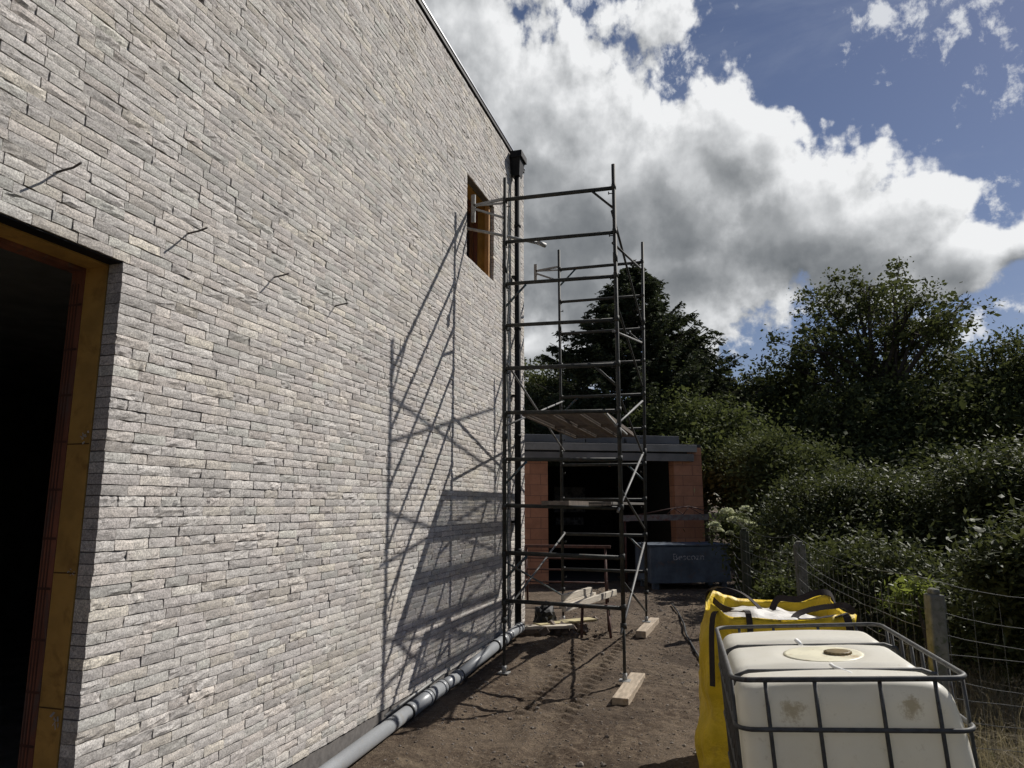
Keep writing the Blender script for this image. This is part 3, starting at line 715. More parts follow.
# wheelbarrow-like dark bundle of black sheeting by the pipe
def crumple(name, label, cat, c, s, m, seed=1, sub=3):
    bm = bmesh.new(); bmesh.ops.create_icosphere(bm, subdivisions=sub, radius=1); rr = random.Random(seed)
    from mathutils import noise as mn
    for v in bm.verts:
        d = 1+.45*mn.noise(v.co*1.7+Vector((seed, 0, 0)))+.25*mn.noise(v.co*4.1+Vector((0, seed, 0)))
        v.co = Vector((v.co.x*s[0]*d, v.co.y*s[1]*d, max(v.co.z, -.5)*s[2]*d))
    me = bpy.data.meshes.new(name); bm.to_mesh(me); bm.free()
    o = link(name, me, m); o.location = c; return tag(o, label, cat)
crumple('plastic_sheet', 'crumpled black plastic sheeting heaped at the foot of the black downpipe', 'sheeting', (-2.66, 10.35, .12), (.17, .25, .2), mat('black plastic film', (.012, .012, .012), .6, .3, 8, spec=.25), 3)
# cable snaking on the ground
mb = MB(); pts = []
for i, (u, v) in enumerate(((672, 604), (678, 612), (684, 624), (686, 634), (692, 645), (699, 657), (704, 672))):
    p = pz(u, v, 0); p = pz(u, v, gz(p.x, p.y)+.035); pts.append(p)
mb.tube(pts, .014, 6); tag(mb.build('ground_cable', rub), 'black cable snaking over the bare soil towards the blue steel box', 'cable')

# ------------------------------------------------------------------ garage of orange blocks
SD = R(28); P0 = Vector((-.56, 17.6, 0))
gar = thing('block_garage', 'unfinished garage of orange hollow blocks with wide dark opening and grey fascia', 'garage', P0, SD)
# local frame: x along front (right corner = 0, left negative), y into the building
orb = bpy.data.materials.new('orange hollow block'); orb.use_nodes = True
def block_mat(m):
    n = N(m.node_tree); b = m.node_tree.nodes['Principled BSDF']; tc = n.new('ShaderNodeTexCoord').outputs['Object']
    sx = n.new('ShaderNodeSeparateXYZ'); n.link(tc, sx.inputs[0]); cx = n.new('ShaderNodeCombineXYZ')
    n.link(n.math('ADD', sx.outputs[0], sx.outputs[1]), cx.inputs[0]); n.link(sx.outputs[2], cx.inputs[1])
    bt = n.new('ShaderNodeTexBrick'); n.link(cx.outputs[0], bt.inputs['Vector']); bt.inputs['Scale'].default_value = 1
    bt.inputs['Brick Width'].default_value = .5; bt.inputs['Row Height'].default_value = .245; bt.inputs['Mortar Size'].default_value = .006
    bt.inputs['Color1'].default_value = (.56, .27, .155, 1); bt.inputs['Color2'].default_value = (.42, .19, .105, 1); bt.inputs['Mortar'].default_value = (.16, .09, .07, 1)
    f = n.ss(n.noise(tc, 5, 5, .6), .3, .7); c = n.mix(n.math('MULTIPLY', f, .4), bt.outputs[0], (.22, .10, .06, 1))
    n.link(c, b.inputs['Base Color']); b.inputs['Roughness'].default_value = .9
    bn = n.new('ShaderNodeBump'); bn.inputs['Strength'].default_value = .5; bn.inputs['Distance'].default_value = .01
    n.link(n.noise(tc, 40, 4, .6), bn.inputs['Height']); n.link(bn.outputs[0], b.inputs['Normal'])
block_mat(orb)
GL = -4.8
mb = MB(); mb.box(-.72, 0, 0, .3, -.2, 3.12); mb.build('front_pillar', orb, gar)
mb = MB(); mb.box(GL, -3.83, 0, .3, -.2, 2.98); mb.build('front_pillar', orb, gar)
mb = MB(); mb.box(-.3, -.003, .302, 6, -.2, 3.1); mb.box(GL, GL+.3, .302, 6, -.2, 2.95); mb.build('side_wall', orb, gar)
mb = MB(); mb.box(GL+.3, -.3, 5.7, 6, -.2, 2.95); mb.box(-.33, -.303, .31, 5.69, 0, 3.1); mb.box(GL+.303, GL+.33, .31, 5.69, 0, 2.94); mb.build('shade_lining', mat('painted shade black', (.02, .019, .018), .95), gar)  # near-black back wall and added side linings put the interior shade into colour
fas = mat('grey metal fascia', (.25, .24, .22), .6, .15, 2, (.31, .30, .28), (.55, .75), metal=.1)
fas2 = mat('dark grey bearer', (.17, .16, .15), .6, .2, 3)
mb = MB(); mb.box(-4.6, -.17, -.14, -.005, 3.0, 3.17, bev=.006); mb.build('fascia', fas, gar)
mb = MB(); mb.box(-4.6, -.24, -.10, -.004, 2.78, 2.96, bev=.006); mb.build('fascia', fas2, gar)
mb = MB(); mb.box(-4.55, -.4, -.07, -.01, 2.962, 2.998); mb.build('fascia_gap', blackm, gar)
mb = MB(); mb.box(GL, 0, .0, 6, 3.125, 3.2); mb.build('roof_slab', mat('dark roof deck', (.05, .05, .052), .8), gar)
mb = MB()
for x0, x1, z0, y in ((-4.35, -2.9, 3.25, .1), (-2.85, -1.9, 3.24, .16), (-1.85, -.5, 3.27, .12)): mb.box(x0, x1, y, y+.35, 3.205, z0+.13, bev=.01)
mb.build('roof_upstand', mat('blue grey roofing', (.11, .115, .12), .6, .2, 3), gar)
mb = MB(); mb.box(GL+.34, -.34, .1, 5.68, -.05, .03); mb.build('floor_slab', mat('painted shade black', (.02, .019, .018), .95), gar)  # floor in the same near-black, garage shade painted into its colour
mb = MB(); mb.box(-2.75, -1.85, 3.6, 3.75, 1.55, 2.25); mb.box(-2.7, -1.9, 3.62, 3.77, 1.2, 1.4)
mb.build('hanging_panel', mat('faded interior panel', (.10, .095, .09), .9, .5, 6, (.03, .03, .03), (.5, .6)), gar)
# lattice girder propped across the right pillar
lg = thing('lattice_girder', 'rusty grey lattice girder lying level across the front of the garage behind the blue box', 'girder', (-1.74, 16.25, 1.46), SD)
mb = MB(); mb.bar((-.6, 0, 0), (1.75, 0, .02), .06, .13); mb.build('bottom_rail', mat('grey rusty steel', (.16, .14, .13), .7, .3, 8, (.16, .07, .05), (.5, .65)), lg)
mb = MB(); mb.tube([(-.3, 0, .06), (.5, 0, .2), (1.0, 0, .26), (1.7, 0, .09)], .014, 6); mb.build('top_chord', rust, lg)
for a_, b_ in (((.45, 0, .07), (.62, 0, .22)), ((.62, 0, .22), (.85, 0, .08)), ((.85, 0, .08), (1.0, 0, .25)), ((1.0, 0, .25), (1.3, 0, .08))):
    mb = MB(); mb.tube([a_, b_], .011, 6); mb.build('lattice_rod', rust, lg)
for x in (-.5, 1.6):
    mb = MB(); mb.tube([(x, .12, -1.46), (x, .12, -.06)], .025, 8); mb.box(x-.04, x+.04, -.03, .15, -.085, -.066); mb.build('support_prop', rust, lg)

# ------------------------------------------------------------------ blue steel box
bl = mat('faded dark blue paint', (.085, .108, .138), .65, .3, 3, (.11, .095, .09), (.56, .68), bump=.15, bscale=8)
bx = thing('steel_box', 'dented dark blue steel box with faded white lettering standing before the garage', 'steel box', (-1.62, 15.34, 0), R(28))
W_ = 1.82
mb = MB(); mb.box(0, W_, 0, .9, .13, .88, bev=.02); mb.build('body', bl, bx)
mb = MB(); mb.box(-.02, W_+.02, -.02, .92, .885, .925, bev=.008); mb.build('lid', bl, bx)
mb = MB(); mb.box(-.004, W_+.004, -.012, -.002, .13, .17); mb.build('base_rail', bl, bx)
for x in (.08, W_-.2):
    for y in (.05, .7):
        mb = MB(); mb.box(x, x+.12, y, y+.12, -.02, .128); mb.build('foot', bl, bx)
fc = bpy.data.curves.new('lettering', 'FONT'); fc.body = 'Bescozn'; fc.size = .19; fc.extrude = .001; fc.align_x = 'CENTER'
fo_ = bpy.data.objects.new('tmp', fc); C.objects.link(fo_); bpy.context.view_layer.update()
me = bpy.data.meshes.new_from_object(fo_.evaluated_get(bpy.context.evaluated_depsgraph_get())); bpy.data.objects.remove(fo_)
lt = link('lettering', me, mat('worn white lettering', (.45, .45, .47), .7, .4, 10, (.08, .10, .14), (.5, .58)), bx); lt.location = (.86, -.008, .60); lt.rotation_euler = (R(90), 0, 0); lt.scale = (1.15, 1, 1)

# ------------------------------------------------------------------ IBC water tank
def ibc():
    A = Vector((-.02, 3.36, 1.0)); Bc = Vector((.90, 3.42, 1.055)); Fa = Vector((-.12, 4.62, 1.0))
    ex = (Bc-A).normalized(); ey = (Fa-A); ey = (ey-ex*ey.dot(ex)).normalized(); ez = ex.cross(ey)
    W, D, HH = .93, 1.35, 1.2
    M = Matrix((( ex.x, ey.x, ez.x, A.x), (ex.y, ey.y, ez.y, A.y), (ex.z, ey.z, ez.z, A.z), (0, 0, 0, 1)))
    t = thing('water_tank', 'square white plastic tank in a grey tube cage at the right foreground', 'water tank'); t.matrix_world = M
    # local: x 0..W, y 0..D, z 0 top ring, down to -HH
    # tank shell
    m = bpy.data.materials.new('milky tank plastic'); m.use_nodes = True; n = N(m.node_tree); b = m.node_tree.nodes['Principled BSDF']; out = m.node_tree.nodes['Material Output']
    tc = n.new('ShaderNodeTexCoord').outputs['Object']
    c = n.mix(n.ss(n.noise(tc, 2.2, 5, .6), .3, .7), (.80, .77, .67, 1), (.88, .86, .78, 1))
    def stain(p, r, col, amt):
        nonlocal c
        s1 = n.new('ShaderNodeVectorMath', operation='SUBTRACT'); n.link(tc, s1.inputs[0]); s1.inputs[1].default_value = p
        s2 = n.new('ShaderNodeVectorMath', operation='LENGTH'); n.link(s1.outputs[0], s2.inputs[0])
        dd = n.math('ADD', s2.outputs['Value'], n.math('MULTIPLY', n.math('SUBTRACT', n.noise(tc, 28, 7, .8), .5), r*3.2))
        c = n.mix(n.ss(dd, r*.15, r, amt, 0), c, rgba(col))
    stain((.235, .02, -.135), .065, (.28, .2, .1), .75); stain((.70, .02, -.11), .055, (.25, .18, .09), .8)
    stain((.55, .62, -.02), .1, (.35, .27, .13), .5); stain((.3, .02, -.5), .2, (.6, .52, .38), .4)
    sxy = n.ss(n.noise(tc, 30, 4, .7), .6, .72, 0, .35); c = n.mix(sxy, c, (.5, .45, .34, 1))
    n.link(c, b.inputs['Base Color']); b.inputs['Roughness'].default_value = .42; b.inputs['Specular IOR Level'].default_value = .4
    tr = n.new('ShaderNodeBsdfTranslucent'); n.link(n.mix(.5, c, (.9, .86, .72, 1)), tr.inputs[0])
    mx = n.new('ShaderNodeMixShader'); mx.inputs[0].default_value = .3
    n.link(b.outputs[0], mx.inputs[1]); n.link(tr.outputs[0], mx.inputs[2]); n.link(mx.outputs[0], out.inputs[0])
    bm = bmesh.new(); bmesh.ops.create_cube(bm, size=2)
    bmesh.ops.subdivide_edges(bm, edges=bm.edges[:], cuts=35, use_grid_fill=True)
    w2, d2 = W/2-.014, D/2-.014; z1, z0 = -.028, -HH+.14; hz = (z1-z0)/2; rr = .075
    for v in bm.verts:
        x, y, z = v.co; X = x*w2; Y = y*d2; Z = z*hz
        q = Vector((max(-w2+rr, min(w2-rr, X)), max(-d2+rr, min(d2-rr, Y)), max(-hz+rr, min(hz-rr, Z))))
        dl = Vector((X, Y, Z))-q
        if dl.length > 1e-6: p = q+dl.normalized()*min(rr, max(dl.length, 0) if dl.length < rr*.999 and False else rr)
        else: p = Vector((X, Y, Z))
        if abs(x) < .999 and abs(y) < .999 and abs(z) < .999: p = Vector((X, Y, Z))
        # keep surface: points on faces only
        yy = p.y
        if z > .2:   # grooves for the two top bars, crown
            for gy in (-.36, .24):
                p.z -= .042*math.exp(-((yy-gy*1.0)/.045)**2)*(1 if z > .9 else .3)
            p.z += .018*(1-(p.x/w2)**2)*(z > .95)
            dist = math.hypot(p.x-.02, (yy+.04)*1.0)
            if z > .95: p.z -= .018*(1/(1+math.exp((dist-.21)/.015)))
        if y < -.98 and abs(p.x) < .012: p.y -= .003
        if y < -.98: p.y -= .004*math.exp(-((p.z-hz*.45)/.02)**2)
        # side bulges between tubes, right side sags outward
        if abs(z) < .98:
            bul = .010*math.cos(math.pi*p.z/hz)**1
            if y < -.98 or y > .98: p.y += (1 if y > 0 else -1)*(.008*math.cos(math.pi*p.x/w2*2)*.5)
            
        if p.x > 0: p.x -= (.062*max(0, (p.z/hz-.1)/.9)**2.4-.010)*(p.x/w2)
        v.co = p+Vector((W/2, D/2, (z1+z0)/2))
    me = bpy.data.meshes.new('tank'); bm.to_mesh(me); bm.free(); me.polygons.foreach_set('use_smooth', [True]*len(me.polygons))
    link('tank', me, m, t)
    cg = mat('dull galvanised cage tube', (.085, .085, .08), .6, .3, 16, (.06, .045, .035), (.55, .7), metal=.2, spec=.4)
    def ring(z, r, nm='cage_ring', off=0.0, rx=.0):
        pts = []; rc = .075
        for (cx_, cy_, a0) in ((W-rc, D-rc, 0), (rc, D-rc, 90), (rc, rc, 180), (W-rc, rc, 270)):
            for k in range(7):
                a = R(a0+15*k); pts.append((cx_+math.cos(a)*(rc+off)+(rx if cx_ > .5 else 0), cy_+math.sin(a)*(rc+off), z))
        mb = MB(); mb.tube(pts, r, 8, closed=True); return mb.build(nm, cg, t)
    ring(0, .0115)
    ring(-.20, .010, off=.003, rx=.0); ring(-.47, .010, off=.003, rx=.0); ring(-.70, .010, off=.003, rx=.0)
    def vert(x, y, dx=0.0):
        mb = MB(); mb.tube([(x, y, -.005), (x+dx, y, -.20), (x+dx, y, -HH+.14)], .0085, 8); mb.build('cage_tube', cg, t)
    for x in (.135, .335, .59, .80): vert(x, .003); vert(x, D-.003)
    for y in (.09, .25, .42, .60, .76, .93, 1.10, 1.2): vert(.0, y); vert(W, y, .0)
    for gy in (-.36, .24):
        mb = MB(); y = D/2+gy; mb.tube([(.02, y, -.10), (.035, y, -.055), (.09, y, -.035), (W-.09, y, -.035), (W-.035, y, -.055), (W-.02, y, -.10)], .0115, 8); mb.build('top_bar', cg, t)
    # lid with brown water film and white strap
    mb = MB(); ring_ = []; cx_, cy_ = W/2+.02, D/2-.04; k = 28
    mb.tube([(cx_, cy_, -.06), (cx_, cy_, -.022), (cx_, cy_, -.0205)], [.19, .19, .175], 28)
    o = mb.build('filler_lid', mat('yellowed lid plastic', (.70, .66, .49), .45, .12, 7, (.45, .33, .18), (.54, .72)), t)
    mb = MB(); mb.tube([(cx_+.07, cy_+.0, -.020), (cx_+.07, cy_+.0, -.010), (cx_+.07, cy_, -.009)], [.062, .062, .05], 20)
    for k_ in range(20):
        a_ = k_*math.pi/10; mb.box(cx_+.07+math.cos(a_)*.062-.004, cx_+.07+math.cos(a_)*.062+.004, cy_+math.sin(a_)*.062-.004, cy_+math.sin(a_)*.062+.004, -.02, -.011); mb.build('vent_cap', mat('brown stained cap', (.36, .28, .15), .5, .3, 10), o)
    mb = MB(); mb.tube([(W/2-.06, D/2+.27, -.01), (W/2-.05, D/2+.24, -.018), (W/2-.045, D/2+.20, -.028)], .012, 6); mb.tube([(W/2+.0, D/2-.33, -.012), (W/2+.01, D/2-.37, -.018), (W/2+.05, D/2-.50, -.016), (W/2+.055, D/2-.53, -.019)], .008, 6)
    mb.build('tie_strap', mat('white strap', (.75, .75, .73), .6), t)
    # pallet
    pm = mat('grey pallet', (.12, .12, .12), .6)
    for y in (.0, D/2-.05, D-.1):
        mb = MB(); mb.box(.0, W, y, y+.1, -HH-.06, -HH+.06); mb.build('pallet_runner', pm, t)
    mb = MB(); mb.box(0, W, 0, D, -HH+.065, -HH+.12); mb.build('pallet_deck', pm, t)
ibc()

# ------------------------------------------------------------------ big yellow bag
def bigbag():
    from mathutils import noise as mn
    t = thing('builders_bag', 'open yellow builders bag with black lifting loops behind the white tank', 'bulk bag', (.28, 5.75, -.2), R(2))
    ym = mat('yellow woven plastic', (.66, .46, .02), .5, .12, 4, (.52, .34, .02), (.52, .68), bump=.5, bscale=9, spec=.35, bdist=.05)
    W, D, Hh = 1.0, 1.05, 1.27
    V = []; Fq = []; nu, nv = 96, 26
    def corner(u):   # superellipse section
        a = u*2*math.pi; c, s = math.cos(a), math.sin(a)
        e = .28; return math.copysign(abs(c)**e, c), math.copysign(abs(s)**e, s)
    def rimh(cx_, cy_):
        k = (abs(cx_)*abs(cy_))
        return .935+.085*k**3
    for j in range(nv+1):
        for i in range(nu):
            cx_, cy_ = corner(i/nu); f = j/nv
            h = f*(Hh*rimh(cx_, cy_)+.03*mn.noise(Vector((cx_*4, cy_*4, 1))))
            bul = 1+.05*math.sin(math.pi*min(1, f*1.1))-.04*f**3
            x = cx_*W/2*bul; y = cy_*D/2*bul
            nz = mn.noise(Vector((x*2.2, y*2.2, h*2.6+3)))*.06+mn.noise(Vector((x*6, y*6, h*5)))*.035+mn.noise(Vector((x*14+h*5, y*14, h*6)))*.018+.02*abs(mn.noise(Vector((x*9+h*3, y*9-h*2, h*2.5+7))))
            x += cx_*nz; y += cy_*nz
            if cx_ < -.8: x -= .05*(1-f)
            V.append((x, y, h))
    # inner face: fold over and go down inside
    for j in range(1, 8):
        for i in range(nu):
            x, y, h = V[nv*nu+i]; f = j/7; s_ = 1-.015-.10*f
            V.append((x*s_, y*s_, h-.30*f+(.01 if j == 1 else 0)))
    rows = nv+8
    for j in range(rows-1):
        for i in range(nu): Fq.append((j*nu+i, j*nu+(i+1) % nu, (j+1)*nu+(i+1) % nu, (j+1)*nu+i))
    mb = MB(); mb.add(V, Fq, True)
    o = mb.build('bag_body', ym, t)
    # white fill sack
    wm = mat('white film sack', (.62, .60, .56), .55, .12, 5, (.5, .46, .42), (.6, .75), bump=.4, bscale=9, bdist=.03)
    bm = bmesh.new(); bmesh.ops.create_grid(bm, x_segments=48, y_segments=48, size=.5)
    for v in bm.verts:
        x, y = v.co.x, v.co.y
        z = 1.125-.02*x+.06*mn.noise(Vector((x*3, y*3, 5)))+.02*mn.noise(Vector((x*9, y*9, 5)))-.14*max(0, (abs(x)+abs(y))-.55)+.07*math.exp(-((x+.12)**2+(y+.15)**2)/.06)
        v.co = Vector((x*W*.93, y*D*.93, z))
    me = bpy.data.meshes.new('fill'); bm.to_mesh(me); bm.free(); me.polygons.foreach_set('use_smooth', [True]*len(me.polygons))
    link('white_filling', me, wm, t)
    lm = mat('dark brown webbing', (.022, .015, .013), .9, .3, 60)
    def strap(pts, w=.055):
        w = w*.8; mb = MB(); P_ = [Vector(p) for p in pts]
        # smooth with catmull-rom
        Q = []
        for i in range(len(P_)-1):
            p0 = P_[max(0, i-1)]; p1 = P_[i]; p2 = P_[i+1]; p3 = P_[min(len(P_)-1, i+2)]
            for k in range(6):
                s = k/6; Q.append(.5*((2*p1)+(p2-p0)*s+(2*p0-5*p1+4*p2-p3)*s*s+(3*p1-p0-3*p2+p3)*s**3))
        Q.append(P_[-1]); n_ = None; vs = []
        for i, q in enumerate(Q):
            d = (Q[min(i+1, len(Q)-1)]-Q[max(0, i-1)]).normalized()
            wd = Vector((.9, .25, .15)) if n_ is None else n_
            wd = (wd-d*wd.dot(d))
            if wd.length < .1: wd = d.orthogonal()
            wd.normalize(); n_ = wd; th_ = d.cross(wd).normalized()*.003
            vs += [q-wd*w/2-th_, q+wd*w/2-th_, q+wd*w/2+th_, q-wd*w/2+th_]
        fs = []
        for i in range(len(Q)-1):
            for a_ in range(4): fs.append((i*4+a_, i*4+(a_+1) % 4, i*4+4+(a_+1) % 4, i*4+4+a_))
        mb.add(vs, fs, False); mb.build('lifting_loop', lm, t)
    # loops at the corners (local coordinates; near side is -y)
    strap([(-.20, -.56, .70), (-.20, -.55, 1.19), (-.24, -.44, 1.22), (-.36, -.42, 1.21), (-.44, -.53, 1.18), (-.46, -.58, .75)], .05)
    strap([(.44, -.55, .68), (.42, -.545, 1.19), (.36, -.48, 1.22), (.20, -.34, 1.17), (.12, -.26, 1.16), (.18, -.20, 1.2), (.36, -.24, 1.25), (.48, -.34, 1.24), (.53, -.50, .95)], .06)
    strap([(-.46, .50, 1.18), (-.44, .42, 1.26), (-.36, .34, 1.30), (-.20, .20, 1.27), (-.08, .0, 1.17), (-.16, -.02, 1.14), (-.34, .12, 1.16), (-.42, .3, 1.2)], .06)
    strap([(.02, .30, 1.14), (.08, .36, 1.22), (.22, .36, 1.22), (.36, .38, 1.27), (.47, .42, 1.26), (.52, .50, 1.12)], .06)
bigbag()

# ------------------------------------------------------------------ fence
cpost = mat('mossy concrete post', (.17, .165, .14), .95, .25, 10, (.09, .10, .06), (.5, .65), bump=.8, bscale=30)
wirem = mat('dull fence wire', (.13, .13, .12), .7, .2, 10, metal=.0, spec=.3)
FP = []
fen = thing('wire_fence', 'sagging wire fence on mossy concrete posts between the path and the bushes', 'fence', (1.2, 8, 0))
def fv(p): return Vector(p)-Vector((1.2, 8, 0))
P1 = pz(929, 588, 1.17); P2 = pz(800, 541, 1.30); P3 = pz(744, 528, 1.42); P4 = pz(722, 520, 1.45); P0_ = Vector((3.05, 6.05, 1.1))
for (p, w) in ((P1, .105), (P2, .12), (P3, .11), (P0_, .135)):
    gz_ = gz(p.x, p.y); mb = MB(); h = p.z-gz_
    M = Matrix.Translation(fv((p.x, p.y, gz_-.1))) @ Matrix.Rotation(R(random.uniform(-1, 2)), 4, 'Y') @ Matrix.Rotation(R(10), 4, 'Z')
    mb.box(-w/2, w/2, -w/2, w/2, 0, h+.06, M, bev=.012)
    # arched top
    mb.box(-w*.3, w*.3, -w/2+.004, w/2-.004, h+.055, h+.1, M, bev=.02)
    mb.build('fence_post', cpost if w != .11 else mat('dark mossy post', (.05, .055, .035), .95, .3, 10, bump=.8, bscale=30), fen)
chain = [Vector((.05, 17.8, 1.5)), P3, P2, P1, P0_]
for k in range(9):
    mb = MB()
    for i in range(len(chain)-1):
        a_, b_ = chain[i], chain[i+1]; za = a_.z+.02-k*.135*(a_.z-gz(a_.x, a_.y))/1.25; zb2 = b_.z+.02-k*.135*(b_.z-gz(b_.x, b_.y))/1.25
        if k == 0: za += .06; zb2 += .06
        pts = []; sg = random.uniform(.05, .14)
        for j in range(13):
            s = j/12; p = a_.lerp(b_, s); z = za+(zb2-za)*s-sg*4*s*(1-s)+random.gauss(0, .004)
            pts.append(fv((p.x-.07+random.gauss(0, .003), p.y, z)))
        mb.tube(pts, 0.0024 if i > 1 else .003, 5, caps=False)
    mb.build('line_wire', wirem, fen)
mb = MB()
for i in (1, 2, 3):
    a_, b_ = chain[i], chain[i+1]; L = (b_-a_).length; k = int(L/.16)
    for j in range(1, k):
        s = j/k; p = a_.lerp(b_, s); g_ = gz(p.x, p.y); mb.tube([fv((p.x-.07, p.y, p.z-.07)), fv((p.x-.06+random.gauss(0, .01), p.y, g_))], .0013, 4, caps=False)
mb.build('stay_wires', wirem, fen)

# ------------------------------------------------------------------ vegetation
def leafquads(Cn, size, aspect=.5, up=.35, sdev=.36, dirs=None, droop=0.0):
    k = len(Cn); s = size*np.exp(RNG.normal(0, sdev, k))[:, None]
    if dirs is None: d = RNG.normal(0, 1, (k, 3))
    else: d = dirs+RNG.normal(0, .45, (k, 3))
    d[:, 2] = d[:, 2]*.7-droop; d /= np.linalg.norm(d, axis=1)[:, None]
    nrm = RNG.normal(0, 1, (k, 3)); nrm[:, 2] = np.abs(nrm[:, 2])*(.6+up)+up
    x = np.cross(d, nrm); x /= np.linalg.norm(x, axis=1)[:, None]+1e-9
    nn = np.cross(x, d)
    a = Cn-d*s*.5; b = Cn+x*s*aspect*.5-nn*s*.06; c = Cn+d*s*.5-nn*s*.08; e = Cn-x*s*aspect*.5-nn*s*.06
    V = np.stack([a, b, c, e], 1).reshape(-1, 3); Fq = np.arange(4*k).reshape(-1, 4)
    return V, Fq
def branch_tube(mb, a, b, r0, r1, wob=.08, n=5, seg=4):
    a = Vector(a); b = Vector(b); L = (b-a).length; pts = []; rs = []
    o1 = Vector((random.gauss(0, 1), random.gauss(0, 1), random.gauss(0, .5)))*wob*L
    for i in range(seg+1):
        s = i/seg; pts.append(a.lerp(b, s)+o1*4*s*(1-s)*.5+Vector((0, 0, 1))*L*.06*math.sin(math.pi*s)); rs.append(r0+(r1-r0)*s)
    mb.tube(pts, rs, n, caps=False); return pts
bark = mat('grey brown bark', (.06, .048, .038), .95, .3, 8, bump=.8, bscale=20)
def lobe_tree(name, label, cat, base, lobes, clusters, per, sig, size, lm, trunk_r=.15, group=None, aspect=.55, shell=.55, limbs=True, up=.35, parts=('trunk', 'crown'), droop=0.0, flatten=.75, fill=.25):
    """base point; lobes [(centre, (rx, ry, rz))]; clusters in total; leaf clumps hang on twigs from limbs"""
    t = thing(name, label, cat, base, 0, group); B_ = Vector(base)
    mb = MB(); vol = np.array([r[0]*r[1]+r[1]*r[2]+r[0]*r[2] for c, r in lobes]); cnt = np.maximum(3, (clusters*vol/vol.sum()).astype(int))
    cen = []; sg = []
    top = max(c[2] for c, r in lobes); lowc = min(c[2]-r[2] for c, r in lobes)
    mean = Vector((float(np.mean([c[0] for c, r in lobes])), float(np.mean([c[1] for c, r in lobes])), 0))
    th = B_.z+(max(lowc-B_.z, .3)+(top-B_.z)*.25); th = min(th, top)
    tp = Vector((B_.x+(mean.x-B_.x)*.4, B_.y+(mean.y-B_.y)*.4, th))
    mb.tube([B_-B_+Vector((0, 0, -.2)), (tp-B_)*.5+Vector((random.gauss(0, .03), random.gauss(0, .03), 0))*2, tp-B_], [trunk_r*1.25, trunk_r, trunk_r*.85], 10, caps=False)
    for (c, r), k in zip(lobes, cnt):
        c = Vector(c); pts = branch_tube(mb, tp-B_, c-B_, trunk_r*.6, trunk_r*.22, .12)
        for i in range(k):
            d = RNG.normal(0, 1, 3); d /= np.linalg.norm(d); f = shell+(1.0-shell)*RNG.random() if RNG.random() > fill else RNG.random()*shell
            if d[2] < -.3: d[2] *= .5
            p = np.array(c)+d*np.array(r)*f*(1+.12*RNG.normal())
            if p[2] < B_.z+.05: p[2] = B_.z+.05+RNG.random()*.3
            cen.append(p)
            if limbs and i % 3 == 0:
                q = pts[random.randint(2, len(pts)-1)]; branch_tube(mb, q, Vector(p)-B_, trunk_r*.16, trunk_r*.04, .1, 4, 3)
    mb.build(parts[0], bark, t)
    cen = np.array(cen); k = len(cen); m_ = RNG.poisson(per, k)+3
    idx = np.repeat(np.arange(k), m_); sgm = sig*np.exp(RNG.normal(0, .3, k))[idx][:, None]
    P_ = cen[idx]+RNG.normal(0, 1, (len(idx), 3))*sgm*np.array([1, 1, flatten])
    keep = P_[:, 2] > B_.z+.02; P_ = P_[keep]; idx = idx[keep]
    V, Fq = leafquads(P_, size, aspect, up, droop=droop)
    cv = RNG.random(k)[idx]; var = np.clip(.55*cv+.45*RNG.random(len(idx)), 0, 1)
    npmesh(parts[1], V-np.array(B_), Fq, lm, t, var)
    return t
LM_dec = leafmat('deciduous leaf', (.052, .064, .026), (.135, .15, .058), .75, .22, .1)
LM_dk = leafmat('dark leaf', (.044, .054, .024), (.12, .135, .052), .75, .2, .1)
LM_lau = leafmat('glossy laurel leaf', (.042, .052, .020), (.13, .145, .056), .6, .22, .2, (.16, .15, .08))
LM_lt = leafmat('light green leaf', (.060, .074, .026), (.14, .16, .06), .7, .28, .12)
LM_con = leafmat('conifer needle', (.030, .040, .022), (.080, .095, .048), .75, .18, .1)
def lb(u, v, y, ru, rv, ry=None):
    """lobe: centre seen in direction (u, v) at depth y with half sizes in picture scale turned to metres"""
    c = py(u, v, y); Z = (-c.x*sp+c.y*cp)*ct+(c.z-H)*st; rx = ru*Z/F; rz_ = rv*Z/F
    return (tuple(c), (rx, ry or (rx*.9), rz_))
def gb(u, y): c = py(u, 520, y); return (c.x, c.y, gz(c.x, c.y))

